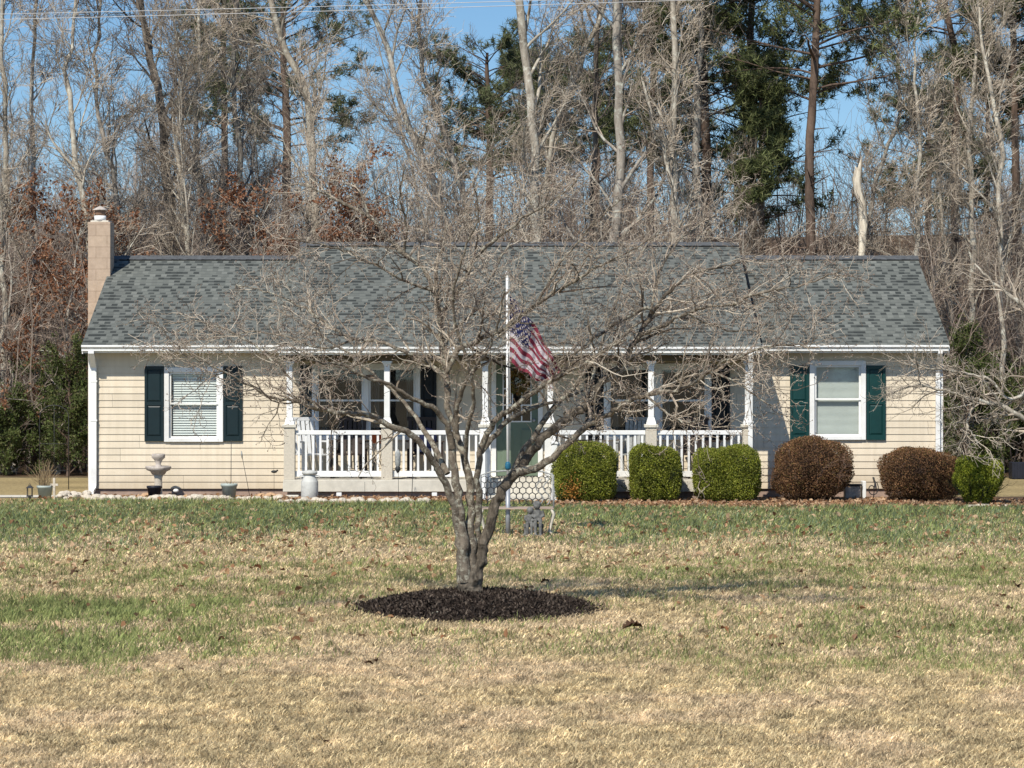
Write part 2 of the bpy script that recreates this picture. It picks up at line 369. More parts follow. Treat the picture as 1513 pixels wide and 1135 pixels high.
def vinyl_panels():
    m = M['vinyl']; nt = m.node_tree; b = [n for n in nt.nodes if n.type == 'BSDF_PRINCIPLED'][0]; t = NT.__new__(NT); t.t = nt; t.b = b
    sp = t.n('ShaderNodeSeparateXYZ'); t.l(t.co('Object'), sp.inputs[0]); row = t.math('FLOOR', t.math('DIVIDE', t.math('SUBTRACT', sp.outputs[2], .155), .239))
    w1 = t.n('ShaderNodeTexWhiteNoise', noise_dimensions='1D'); t.l(row, w1.inputs['W']); xo = t.math('ADD', t.math('DIVIDE', t.math('ADD', sp.outputs[0], sp.outputs[1]), 3.66), w1.outputs[0])
    cell = t.math('FLOOR', xo); cb = t.n('ShaderNodeCombineXYZ'); t.l(cell, cb.inputs[0]); t.l(row, cb.inputs[1]); w2 = t.n('ShaderNodeTexWhiteNoise', noise_dimensions='2D'); t.l(cb.outputs[0], w2.inputs['Vector'])
    seam = t.math('LESS_THAN', t.math('SUBTRACT', xo, cell), .0022); k = t.math('MULTIPLY', t.math('MULTIPLY_ADD', w2.outputs[0], .10, .93), t.math('MULTIPLY_ADD', seam, -.45, 1.0))
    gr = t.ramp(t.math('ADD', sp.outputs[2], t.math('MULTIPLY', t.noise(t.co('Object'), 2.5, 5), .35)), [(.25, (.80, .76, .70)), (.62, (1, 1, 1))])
    st = t.ramp(t.noise(t.co('Object', (5, 5, .35)), 2.0, 5, .7), [(.35, (.90, .895, .88)), (.6, (1, 1, 1))])
    cc = t.n('ShaderNodeCombineColor'); [t.l(k, cc.inputs[i]) for i in range(3)]
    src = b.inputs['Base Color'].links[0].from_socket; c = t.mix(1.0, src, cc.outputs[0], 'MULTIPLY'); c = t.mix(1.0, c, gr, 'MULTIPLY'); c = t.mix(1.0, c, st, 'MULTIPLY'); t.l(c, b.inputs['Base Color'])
vinyl_panels()
def glass():
    m = bpy.data.materials.new('window_glass'); t = NT(m); t.t.nodes.remove(t.b)
    gl = t.n('ShaderNodeBsdfGlossy'); gl.inputs['Roughness'].default_value = .02; gl.inputs[0].default_value = (.9, .95, 1, 1)
    tr = t.n('ShaderNodeBsdfTransparent'); tr.inputs[0].default_value = (.95, .97, .96, 1)
    fr = t.n('ShaderNodeLayerWeight'); fr.inputs[0].default_value = .5
    wv = t.noise(t.co('Object'), 1.2, 1); bp = t.n('ShaderNodeBump'); bp.inputs['Strength'].default_value = .08; bp.inputs['Distance'].default_value = .05
    t.l(wv, bp.inputs['Height']); t.l(bp.outputs[0], gl.inputs['Normal'])
    mx = t.n('ShaderNodeMixShader'); t.l(t.math('MULTIPLY_ADD', t.math('POWER', fr.outputs[1], 4.0), .6, .07), mx.inputs[0])
    t.l(tr.outputs[0], mx.inputs[1]); t.l(gl.outputs[0], mx.inputs[2]); t.l(mx.outputs[0], t.out.inputs[0]); return m
M['glass'] = glass()
def shingle():
    m = bpy.data.materials.new('shingles'); t = NT(m); s = t.n('ShaderNodeSeparateXYZ'); t.l(t.co('Object'), s.inputs[0])
    x, y = s.outputs[0], s.outputs[1]; rh = .138
    yr = t.math('DIVIDE', y, rh); row = t.math('FLOOR', yr); fy = t.math('SUBTRACT', yr, row)
    wn = t.n('ShaderNodeTexWhiteNoise', noise_dimensions='1D'); t.l(row, wn.inputs['W'])
    def tabs(wd, seed):
        xo = t.math('ADD', t.math('DIVIDE', x, wd), t.math('MULTIPLY', wn.outputs[0], 13.7+seed))
        cell = t.math('FLOOR', xo); cb = t.n('ShaderNodeCombineXYZ'); t.l(cell, cb.inputs[0]); t.l(row, cb.inputs[1]); cb.inputs[2].default_value = seed
        w2 = t.n('ShaderNodeTexWhiteNoise', noise_dimensions='3D'); t.l(cb.outputs[0], w2.inputs['Vector']); return w2.outputs[0], t.math('SUBTRACT', xo, cell)
    xo = t.math('ADD', t.math('DIVIDE', x, .105), t.math('MULTIPLY', wn.outputs[0], 17.3)); cell = t.math('FLOOR', xo)
    cb = t.n('ShaderNodeCombineXYZ'); t.l(cell, cb.inputs[0]); t.l(row, cb.inputs[1]); w2 = t.n('ShaderNodeTexWhiteNoise', noise_dimensions='2D'); t.l(cb.outputs[0], w2.inputs['Vector']); a = w2.outputs[0]
    par = t.math('MODULO', t.math('ABSOLUTE', cell), 2.0); flip = t.math('LESS_THAN', a, .20)
    dk = t.math('ABSOLUTE', t.math('SUBTRACT', par, flip)); v = t.math('MULTIPLY', t.math('SUBTRACT', 1.0, dk), 1.0)
    c = t.ramp(a, [(.0, (.125, .133, .122)), (.55, (.148, .157, .143)), (1., (.18, .188, .172))])
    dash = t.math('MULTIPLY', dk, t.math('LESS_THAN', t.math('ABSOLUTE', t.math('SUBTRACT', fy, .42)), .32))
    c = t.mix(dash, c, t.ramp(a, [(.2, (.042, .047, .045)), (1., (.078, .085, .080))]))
    line = t.math('LESS_THAN', fy, .12); c = t.mix(t.math('MULTIPLY', line, .55), c, (.05, .06, .06))
    bg = t.noise(t.co('Object'), .5, 4); c = t.mix(1.0, c, t.ramp(bg, [(.3, (.86, .86, .86)), (.7, (1.12, 1.12, 1.1))]), 'MULTIPLY')
    gr = t.noise(t.co('Object'), 160, 2); c = t.mix(1.0, c, t.ramp(gr, [(.3, (.8, .8, .8)), (.7, (1.2, 1.2, 1.2))]), 'MULTIPLY')
    t.base(c); t.b.inputs['Roughness'].default_value = .92; t.b.inputs['Specular IOR Level'].default_value = .2
    t.bump(t.math('ADD', v, t.math('MULTIPLY', line, -.8)), .5, .006); return m
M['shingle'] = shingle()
M['ridge'] = mat('ridge_cap', (.10, .105, .11), .9, 14, .35, .5, .005)

# ------------------------------------------------------------------ the house
H = thing('ranch_house', 'single storey cream clapboard ranch house with white railed front porch', 'house', (0, 0, 0))
WL, WR, WB, WT = -7.42, 7.55, .155, 2.62
EY, RY = -.32, 3.72                     # wing eave line and ridge
EZ, RZ = 2.70, Z(381, 3.72)
PEY, PEZ, PRZ = -1.42, 2.665, Z(361, 3.72)
PX0, PX1 = X(412, PEY), X(1125, PEY)
LAP = .1195
def lap_wall(mb, u0, u1, z0, z1, holes, place, ext=None):
    """clapboard: place(u, depth, z) -> xyz, depth>0 outward"""
    z = z0; k = 0
    while z < z1-1e-6:
        t1 = min(z+LAP, z1); zs = sorted({z, t1, *[h for q in holes for h in (q[2], q[3]) if z < h < t1]})
        for a, b in zip(zs[:-1], zs[1:]):
            lo, hi = (u0, u1) if ext is None else ext(b)
            cuts = [(q[0], q[1]) for q in holes if q[2] <= a+1e-6 and q[3] >= b-1e-6]
            segs = []; cur = lo
            for c0, c1 in sorted(cuts):
                if c0 > cur: segs.append((cur, min(c0, hi)))
                cur = max(cur, c1)
            if cur < hi: segs.append((cur, hi))
            da = .013*(1-(a-z)/LAP)+.002; db = .013*(1-(b-z)/LAP)+.002
            for s0, s1 in segs:
                vs = [place(s0, da, a), place(s1, da, a), place(s1, db, b), place(s0, db, b)]; fs = [(0, 1, 2, 3)]
                if a == z: vs += [place(s0, 0, a), place(s1, 0, a)]; fs.append((4, 5, 1, 0))
                mb.add(vs, fs)
        z = t1
# openings  (x0,x1,z0,z1) outer trim size
WIN = {}
def R4(a, b, c, d, Y=0): return (X(a, Y), X(b, Y), Z(d, Y), Z(c, Y))
WIN['l'] = R4(243, 330, 543, 653); WIN['r'] = R4(1196, 1279, 533, 650)
WIN['pl'] = R4(461, 621, 537, 650); WIN['pr'] = R4(892, 1051, 537, 650)
DOOR = (X(726, 0), X(802, 0), .36, 2.42)
holes = [(a+.02, b-.02, c+.02, d-.02) for (a, b, c, d) in WIN.values()]+[(DOOR[0]+.02, DOOR[1]-.02, DOOR[2], DOOR[3]-.02)]
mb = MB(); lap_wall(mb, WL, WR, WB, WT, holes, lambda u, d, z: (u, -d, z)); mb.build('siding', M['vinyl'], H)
rise = (RZ-EZ)/(RY-EY); BY = 2*RY
def gab(z):
    if z <= WT: return (0, BY)
    q = (z-WT)/rise*.98; return (min(q, RY), max(BY-q, RY))
for sx, xx in ((-1, WL), (1, WR)):
    mb = MB(); lap_wall(mb, 0, BY, WB, RZ-.2, [], lambda u, d, z, sx=sx, xx=xx: (xx+sx*d, u, z), gab); mb.build('siding', M['vinyl'], H)
mb = MB(); lap_wall(mb, WL, WR, WB, WT, [], lambda u, d, z: (u, BY+d, z)); mb.build('siding', M['vinyl'], H)
MB().box(WL+.03, WR-.03, .03, BY-.03, 0, WB+.003).build('foundation', M['found'], H)
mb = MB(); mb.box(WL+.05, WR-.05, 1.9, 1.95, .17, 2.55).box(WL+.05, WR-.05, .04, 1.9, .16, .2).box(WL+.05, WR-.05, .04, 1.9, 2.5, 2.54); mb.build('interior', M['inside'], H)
for cx_ in (WL, WR):
    s = 1 if cx_ > 0 else -1
    MB().box(min(cx_-s*.07, cx_+s*.028), max(cx_-s*.07, cx_+s*.028), -.028, .07, WB-.01, WT, bev=.004).build('corner_trim', M['white'], H)
# roofs
def gable_roof(x0, x1, ey, ez, ry, rz, by, tname='roof'):
    sl = (rz-ez)/(ry-ey); bz = rz-sl*(by-ry); th = .035; mb = MB()
    n = 40; jr = random.Random(3)
    us = [x0+(x1-x0)*i/n for i in range(n+1)]
    for (ya, za, yb, zb) in ((ey, ez, ry, rz), (ry, rz, by, bz)):
        vs = []; m = 12
        for j in range(m+1):
            f = j/m; wob = .006*math.sin(f*9)
            for u in us: vs.append((u, ya+(yb-ya)*f, za+(zb-za)*f+(wob*math.sin(u*1.7) if 0 < j < m else 0)))
        fs = [(j*(n+1)+i, j*(n+1)+i+1, (j+1)*(n+1)+i+1, (j+1)*(n+1)+i) for j in range(m) for i in range(n)]
        mb.add(vs, fs, 0, False)
        mb.add([(x0, ya, za-th), (x1, ya, za-th), (x1, yb, zb-th), (x0, yb, zb-th)], [(3, 2, 1, 0)], 1)
    for xx in (x0, x1):
        mb.add([(xx, ey, ez), (xx, ry, rz), (xx, by, bz), (xx, by, bz-th), (xx, ry, rz-th), (xx, ey, ez-th)], [(0, 1, 4, 5), (1, 2, 3, 4)], 0)
    mb.add([(x0, ey, ez), (x1, ey, ez), (x1, ey, ez-th), (x0, ey, ez-th)], [(0, 1, 2, 3)], 0)
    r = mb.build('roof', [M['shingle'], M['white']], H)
    cp = MB(); x = x0-.01; k = 0
    while x < x1:
        xe = min(x+.3, x1+.01); z = rz+.012+(.006 if k % 2 else 0); dz = .16*sl
        cp.add([(x, ry-.15, z-dz+.018), (xe, ry-.15, z-dz+.010), (xe, ry, z+.022), (x, ry, z+.030), (xe, ry+.15, z-dz+.01), (x, ry+.15, z-dz+.018),
                (x, ry-.15, z-dz-.012), (xe, ry-.15, z-dz-.012)], [(0, 1, 2, 3), (3, 2, 4, 5), (6, 7, 1, 0)]); x = x+.14; k += 1
    cp.build('ridge_cap', M['ridge'], r)
    for xx, s in ((x0, -1), (x1, 1)):
      rk = MB()
      if 1:
        a, b = xx-.02*(s < 0)-.004*0, xx
        xa, xb = (xx-.022, xx-.002) if s > 0 else (xx+.002, xx+.022)
        for (ya, za, yb, zb) in ((ey, ez, ry, rz), (ry, rz, by, bz)):
            rk.add([(xa, ya, za-th-.002), (xb, ya, za-th-.002), (xb, yb, zb-th-.002), (xa, yb, zb-th-.002), (xa, ya, za-th-.14), (xb, ya, za-th-.14), (xb, yb, zb-th-.14), (xa, yb, zb-th-.14)],
                   [(0, 1, 2, 3), (7, 6, 5, 4), (0, 4, 5, 1), (1, 5, 6, 2), (2, 6, 7, 3), (3, 7, 4, 0)])
      rk.build('rake_board', M['white'], r)
    return r
rl = gable_roof(WL-.10, PX0+.0, EY, EZ, RY, RZ, BY+.32)
rr_ = gable_roof(PX1-.0, WR+.10, EY, EZ, RY, RZ, BY+.32)
rc = gable_roof(PX0, PX1, PEY, PEZ, RY, PRZ, BY+.34)
# step cheeks of the centre roof
for xx, s in ((PX0, 1), (PX1, -1)):
    mb = MB(); xi = xx+s*.03
    def zr(y): return PEZ+(PRZ-PEZ)*(y-PEY)/(RY-PEY)
    mb.add([(xi, PEY+.04, PEZ-.12), (xi, PEY+.04, PEZ-.03), (xi, RY, PRZ-.04), (xi, BY+.3, 2.8), (xi, BY+.3, 2.6), (xi, 0, 2.6)], [(0, 1, 2, 5), (5, 2, 3, 4)]); mb.build('side_cheek', M['vinyl'], H)
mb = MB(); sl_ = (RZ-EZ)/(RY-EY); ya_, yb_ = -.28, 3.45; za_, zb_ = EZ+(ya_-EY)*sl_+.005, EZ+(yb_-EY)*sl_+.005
mb.add([(PX1, ya_, za_), (PX1+.115, ya_, za_), (PX1+.115, yb_, zb_), (PX1, yb_, zb_), (PX1, ya_, za_+.012), (PX1+.112, ya_, za_+.006), (PX1+.112, yb_, zb_+.006), (PX1, yb_, zb_+.012)], [(0, 1, 5, 4), (4, 5, 6, 7), (1, 2, 6, 5)]); mb.build('step_shadow_strip', M['black'], H)  # dark strip added as the roof step's cast shadow line
# soffits, fascia
for a_, b_ in ((WL-.06, PX0), (PX1, WR+.06)): MB().box(a_, b_, EY+.03, -.03, 2.575, 2.595).build('soffit', M['white'], H)
M['ceil'] = mat('porch_ceiling', (.20, .145, .075), .7, 3, .1, .05, .001)
mb = MB(); mb.box(PX0+.06, PX1-.06, PEY+.22, -.03, 2.50, 2.52); mb.build('porch_ceiling', M['ceil'], H)
mb = MB(); mb.box(PX0+.05, PX1-.05, -1.26, -1.10, 2.40, 2.50, bev=.004).box(PX0+.03, PX1-.03, PEY+.02, PEY+.26, 2.52, 2.54).box(PX0+.045, PX0+.09, -1.1, -.03, 2.4, 2.5).box(PX1-.09, PX1-.045, -1.1, -.03, 2.4, 2.5); mb.build('porch_beam', mat('brown_beam', (.13, .09, .045), .7, 4, .15, .1), H)
def gutter(x0, x1, y, zt):
    prof = [(0, 0), (0, -.105), (-.075, -.105), (-.075, -.07), (-.11, -.035), (-.11, 0), (-.098, 0), (-.098, -.03), (-.06, -.068), (-.06, -.095), (-.012, -.095), (-.012, 0)]
    n = len(prof); vs = [(x, y+a, zt+b) for x in (x0, x1) for (a, b) in prof]
    mb = MB(); mb.add(vs, [(i, (i+1) % n, n+(i+1) % n, n+i) for i in range(n)]+[tuple(range(0, 6))[::-1], tuple(range(n, n+6))])
    mb.box(x0+.01, x1-.01, y+.002, y+.02, zt-.14, zt); return mb.build('gutter', M['white'], H)
gutter(X(120, EY-.1), PX0-.01, EY, EZ-.02); gutter(PX1+.01, X(1402, EY-.1), EY, EZ-.02); gutter(PX0-.01, PX1, PEY, PEZ-.02)
def downspout(x, y0, z0, ypipe, zb, kick=0, wd=.075):
    mb = MB(); a = wd/2; b = .03
    path = [(y0, z0), (y0, z0-.05), (ypipe, z0-.30), (ypipe, zb+.12), (ypipe-.03, zb+.05), (ypipe-.2, zb)]
    vs = []; fs = []
    for i, (y, z) in enumerate(path):
        dz = .03 if i >= 4 else 0
        for (p, q) in ((-a, -b), (a, -b), (a, b), (-a, b)): vs.append((x+p+(kick*max(0, i-3)*.04), y+q*(1 if i < 4 else .3), z+(q if i >= 4 else 0)))
    for i in range(len(path)-1): fs += [(i*4+j, i*4+(j+1) % 4, i*4+4+(j+1) % 4, i*4+4+j) for j in range(4)]
    fs += [(3, 2, 1, 0), (20, 21, 22, 23)]; mb.add(vs, fs)
    for z in (z0-.55, (z0+zb)/2): mb.box(x-a-.012, x+a+.012, ypipe-b-.006, ypipe+b, z, z+.03)
    return mb.build('downspout', M['white'], H)
downspout(X(138, -.1), EY-.05, EZ-.12, -.065, .10, -.3, .10); downspout(X(1386, -.1), EY-.05, EZ-.12, -.065, .12); downspout(X(1109, PEY), PEY-.05, PEZ-.12, -1.36, .14)
# chimney
CHX0, CHX1, CHY0, CHY1 = X(130, 2.8), X(163, 2.8), 2.8, 3.32
def brickish():
    m = bpy.data.materials.new('chimney_block_work'); t = NT(m); v = t.co('Object'); s = t.n('ShaderNodeSeparateXYZ'); t.l(v, s.inputs[0])
    cb = t.n('ShaderNodeCombineXYZ'); t.l(t.math('ADD', s.outputs[0], s.outputs[1]), cb.inputs[0]); t.l(s.outputs[2], cb.inputs[1])
    br = t.n('ShaderNodeTexBrick'); t.l(cb.outputs[0], br.inputs[0]); br.inputs['Scale'].default_value = 1; br.inputs['Brick Width'].default_value = .41; br.inputs['Row Height'].default_value = .205
    br.inputs['Mortar Size'].default_value = .006; br.inputs['Color1'].default_value = (.50, .385, .29, 1); br.inputs['Color2'].default_value = (.46, .35, .265, 1); br.inputs['Mortar'].default_value = (.34, .25, .185, 1)
    f = t.noise(v, 9, 6, .7); c = t.mix(1.0, br.outputs[0], t.ramp(f, [(.3, (.85, .84, .82)), (.7, (1.1, 1.1, 1.1))]), 'MULTIPLY')
    t.base(c); t.b.inputs['Roughness'].default_value = .92; t.bump(t.noise(v, 60), .4, .004); return m
M['chimb'] = brickish()
zt = Z(328, 2.8)
ch = MB().box(CHX0, CHX1, CHY0, CHY1, 0, zt, bev=.006).build('chimney', M['chimb'], H)
fx = (CHX0+CHX1)/2; fy = (CHY0+CHY1)/2
MB().box(CHX0+.04, CHX1-.04, CHY0+.04, CHY1-.04, zt-.01, zt+.03, bev=.005).build('crown', M['slab'], ch)
MB().lathe([(.11, 0), (.11, .10), (.085, .10), (.085, -.02)], (fx+.0, fy-.12, zt+.02), 20).build('flue_collar', M['white'], ch)
MB().lathe([(.095, 0), (.1, .11), (.09, .11)], (fx, fy-.12, zt+.12), 20).build('flue_pipe', mat('rusty_pipe', (.30, .18, .12), .7, 12, .3, .2), ch)
MB().lathe([(.14, 0), (.145, .012), (.03, .075), (.01, .08)], (fx, fy-.12, zt+.22), 20).build('cap', M['conc'], ch)

def window(op, kind, mull=None):
    x0, x1, z0, z1 = op; w_ = .085; mb = MB(); y0, y1 = -.055, .05
    fr = mb.box(x0, x0+w_, y0, y1, z0+w_*.0, z1, bev=.005).box(x1-w_, x1, y0, y1, z0, z1, bev=.005).box(x0+w_, x1-w_, y0, y1, z1-w_, z1, bev=.005)
    mb.box(x0+w_, x1-w_, y0-.006, y1, z0, z0+w_*.8, bev=.005)
    panes = [(x0+w_, x1-w_)]
    if mull:
        mx = (x0+x1)/2; mb.box(mx-mull/2, mx+mull/2, y0-.003, y1, z0+w_*.8, z1-w_, bev=.004); panes = [(x0+w_, mx-mull/2), (mx+mull/2, x1-w_)]
    W = mb.build('window', M['white'], H)
    for a, b in panes:
        zm = (z0+z1)/2+.02; s = MB(); t_ = .035
        for (za, zb, yo) in ((zm-.015, z1-w_, -.018), (z0+w_*.8, zm+.015, .008)):
            s.box(a+.001, a+t_, yo, yo+.025, za, zb).box(b-t_, b-.001, yo, yo+.025, za, zb).box(a+t_, b-t_, yo, yo+.025, za, za+t_*.9).box(a+t_, b-t_, yo, yo+.025, zb-t_*.9, zb)
        s.build('sash', M['white'] , W)
        for (yp, q0, q1) in ((-.006, zm, z1-w_-.01), (.02, z0+w_*.8+.01, zm)): MB().add([(a+.01, yp, q0), (b-.01, yp, q0), (b-.01, yp, q1), (a+.01, yp, q1)], [(0, 1, 2, 3)]).build('pane', M['glass'], W)
        if kind == 'blind':
            q = MB(); z = z0+w_*.8+.05; rs = random.Random(1)
            while z < z1-w_-.02:
                q.add([(a+.05, .06, z), (b-.03, .06, z), (b-.03, .083, z+.037), (a+.05, .083, z+.037)], [(0, 1, 2, 3)]); z += .043
            q.build('blind', M['blind'], W)
        elif kind == 'shade':
            q = MB(); z = z0+w_*.8+.002; k = 0
            while z < z1-w_:
                ze = min(z+.02, z1-w_); q.add([(a+.01, .075, z), (b-.01, .075, z), (b-.01, .085, (z+ze)/2), (a+.01, .085, (z+ze)/2), (b-.01, .075, ze), (a+.01, .075, ze)], [(0, 1, 2, 3), (3, 2, 4, 5)]); z = ze
            q.build('blind', M['shade'], W)
        else:
            q = MB(); n = 14
            for e0, e1 in ((a+.02, a+(b-a)*.22), (b-(b-a)*.2, b-.02)):
                vs = []; 
                for i in range(n+1):
                    u = e0+(e1-e0)*i/n; vs += [(u, .16+.02*math.sin(i*1.9), z0), (u, .16+.02*math.sin(i*1.9), z1-.05)]
                q.add(vs, [(2*i, 2*i+2, 2*i+3, 2*i+1) for i in range(n)])
            q.build('curtain', mat('dim_curtain', (.10, .11, .11), .9, 5, .2, 0), W)
    return W
window(WIN['l'], 'blind'); window(WIN['r'], 'shade'); window(WIN['pl'], 'dark', .09); window(WIN['pr'], 'dark', .10)
def shutter(x0, x1, z0, z1, m):
    mb = MB(); y0 = -.052; y1 = -.022; st_ = .045; w_ = x1-x0
    zm = z0+(z1-z0)*.50; rails = [(z0, z0+.085), (zm-.03, zm+.03), (z1-.06, z1)]
    mb.box(x0, x0+st_, y0, y1, z0, z1, bev=.003).box(x1-st_, x1, y0, y1, z0, z1, bev=.003)
    for a, b in rails: mb.box(x0+st_, x1-st_, y0+.001, y1, a, b)
    for a, b in ((rails[0][1], rails[1][0]), (rails[1][1], rails[2][0])):
        mb.box(x0+st_, x1-st_, -.034, y1-.002, a, b)
        p = .028; xa, xb, za, zb = x0+st_+.006, x1-st_-.006, a+.006, b-.006
        mb.add([(xa, -.034, za), (xb, -.034, za), (xb, -.034, zb), (xa, -.034, zb), (xa+p, -.047, za+p), (xb-p, -.047, za+p), (xb-p, -.047, zb-p), (xa+p, -.047, zb-p)],
               [(0, 1, 5, 4), (1, 2, 6, 5), (2, 3, 7, 6), (3, 0, 4, 7), (4, 5, 6, 7)])
    return mb.build('shutter', m, H)
shutter(*R4(214, 242.5, 541, 652), M['shut_navy']); shutter(*R4(330.5, 358, 541, 652), M['shut_navy'])
shutter(*R4(1167, 1195, 540, 650), M['shut_teal']); shutter(*R4(1280, 1308, 540, 650), M['shut_teal'])
shutter(*R4(443, 460.5, 540, 650), M['shut_navy']); shutter(*R4(622, 645, 540, 650), M['black'])
shutter(*R4(865, 891.5, 540, 650), M['black']); shutter(*R4(1052, 1078, 540, 650), M['black'])
# door
dx0, dx1, dz0, dz1 = DOOR; w_ = .085
fr = MB().box(dx0, dx0+w_, -.05, .05, dz0, dz1, bev=.004).box(dx1-w_, dx1, -.05, .05, dz0, dz1, bev=.004).box(dx0+w_, dx1-w_, -.05, .05, dz1-w_, dz1, bev=.004)
D_ = MB(); y0 = -.01; ax, bx = dx0+w_+.003, dx1-w_-.003; za, zb = dz0+.02, dz1-w_-.003
lx0, lx1, lz0, lz1 = ax+.12, bx-.12, Z(623, 0), zb-.13
D_.box(ax, lx0, y0, .035, za, zb).box(lx1, bx, y0, .035, za, zb).box(lx0, lx1, y0, .035, za, lz0).box(lx0, lx1, y0, .035, lz1, zb)
for (p0, p1, q0, q1) in ((ax+.1, ax+.3, za+.12, lz0-.12), (bx-.3, bx-.1, za+.12, lz0-.12)):
    if p1 > p0: D_.add([(p0, y0-.001, q0), (p1, y0-.001, q0), (p1, y0-.001, q1), (p0, y0-.001, q1), (p0+.03, y0-.013, q0+.03), (p1-.03, y0-.013, q0+.03), (p1-.03, y0-.013, q1-.03), (p0+.03, y0-.013, q1-.03)], [(0, 1, 5, 4), (1, 2, 6, 5), (2, 3, 7, 6), (3, 0, 4, 7), (4, 5, 6, 7)])
door = D_.build('door', M['door'], H)
fr.build('door_frame', M['white'], door)
q = MB(); n = 3
for i in range(n+1): u = lx0+(lx1-lx0)*i/n; q.box(u-.011, u+.011, y0-.012, y0+.02, lz0, lz1)
for i in range(n+1): u = lz0+(lz1-lz0)*i/n; q.box(lx0-.012, lx1+.012, y0-.015, y0+.018, u-.011, u+.011)
q.build('window_grille', M['white'], door)
MB().add([(lx0, y0+.006, lz0), (lx1, y0+.006, lz0), (lx1, y0+.006, lz1), (lx0, y0+.006, lz1)], [(0, 1, 2, 3)]).build('pane', M['glass'], door)
MB().lathe([(.0, 0), (.028, .004), (.03, .02), (.012, .03), (.012, .05)], (0, 0, 0), 14)
MB().ball((bx-.07, y0-.05, 1.36), .03).ball((bx-.07, y0-.02, 1.36), (.012, .035, .012)); kn_ = MB().ball((bx-.07, y0-.05, 1.36), .03).ball((bx-.07, y0-.02, 1.36), (.03, .035, .03)); kn_.build('door_knob', M['galv'], door)

# porch: slab, piers, posts, rails
sx0, sx1 = X(418, -1.3), X(1117, -1.3); szt, szb = Z(709, -1.3), Z(727, -1.3)
MB().box(sx0, sx1, -1.3, -.03, szb, szt, bev=.008).build('porch_floor', M['slab'], H)
MB().box(sx0+.07, sx1-.07, -1.23, -.03, 0, szb+.001).build('porch_foundation', M['found'], H)
pcs = [428, 572, 717, 813, 962, 1105]; PY = -1.17; zc = Z(627, PY); pier_w = .19
for i, p in enumerate(pcs):
    x = X(p, PY); mb = MB(); 
    mb.box(x-pier_w/2, x+pier_w/2, PY-pier_w/2, PY+pier_w/2, szt, zc-.055, bev=.006)
    mb.build('pier', M['pier'] if i in (0, 1, 4, 5) else M['white'], H)
    MB().box(x-pier_w/2-.025, x+pier_w/2+.025, PY-pier_w/2-.025, PY+pier_w/2+.025, zc-.055, zc, bev=.006).build('pier_cap', M['slab'], H)
    mb = MB(); mb.frustum(x, PY, .165, .165, zc, .16, .16, zc+.03).frustum(x, PY, .16, .16, zc+.03, .105, .105, zc+.12)
    mb.box(x-.05, x+.05, PY-.05, PY+.05, zc+.12, 2.31, bev=.008).frustum(x, PY, .1, .1, 2.31, .15, .15, 2.37).box(x-.085, x+.085, PY-.085, PY+.085, 2.37, 2.402)
    mb.build('porch_post', M['white'], H)
rt, rb_, bt, bb = Z(636, PY), Z(642.5, PY), Z(696, PY), Z(704.5, PY)
def railing(xa, xb, y0, y1=None):
    r = thing_child('porch_railing'); 
    MB().box(xa, xb, PY-.035, PY+.035, rb_, rt, bev=.006).build('handrail', M['white'], r)
    MB().box(xa, xb, PY-.02, PY+.02, bb, bt, bev=.003).build('bottom_rail', M['white'], r)
    n = max(2, round((xb-xa)/.1205)); 
    for i in range(n):
        u = xa+(xb-xa)*(i+.5)/n; MB().box(u-.019, u+.019, PY-.018, PY+.018, bt, rb_).build('baluster', M['white'], r)
def thing_child(name):
    me = bpy.data.meshes.new(name); o = bpy.data.objects.new(name, None); C.objects.link(o); o.parent = H; return o
for a, b in ((0, 1), (1, 2), (3, 4), (4, 5)):
    railing(X(pcs[a], PY)+pier_w/2+.002, X(pcs[b], PY)-pier_w/2-.002, PY)
# side railing right & left
# steps with newels
mb = MB(); stx0, stx1 = X(722, -1.6), X(814, -1.6)
mb.box(stx0, stx1, -1.62, -1.302, 0, .245, bev=.008).box(stx0-.0, stx1, -1.95, -1.622, 0, .12, bev=.008); mb.build('steps', M['slab'], H)
MB().box(stx0-.02, stx1+.02, -1.30, -1.285, .02, szb-.002).build('step_riser', M['white'], H)
for p in (713, 819):
    x = X(p, -1.95); nl = MB().box(x-.05, x+.05, -2.0, -1.9, 0, 1.0, bev=.006).frustum(x, -1.95, .13, .13, 1.0, .13, .13, 1.025).frustum(x, -1.95, .11, .11, 1.025, .01, .01, 1.07).build('newel_post', M['white'], H)
    s = MB(); s.add([(x-.025, -1.9, .88), (x+.025, -1.9, .88), (x+.025, -1.27, 1.14), (x-.025, -1.27, 1.14), (x-.025, -1.9, .95), (x+.025, -1.9, .95), (x+.025, -1.27, 1.21), (x-.025, -1.27, 1.21)], [(3, 2, 1, 0), (4, 5, 6, 7), (0, 1, 5, 4), (1, 2, 6, 5), (2, 3, 7, 6), (3, 0, 4, 7)])
    for k in range(5):
        y = -1.85+k*.125; s.box(x-.018, x+.018, y-.018, y+.018, .13+(.12 if y > -1.62 else 0), .93+(y+1.9)*.41)
    s.build('stair_railing', M['white'], H)
# hose bib, meter
MB().tube([(X(1290, 0), -.02, Z(706, 0)), (X(1290, 0), -.09, Z(706, 0)), (X(1291, 0), -.10, Z(713, 0))], .016).build('spigot', M['iron'], H)

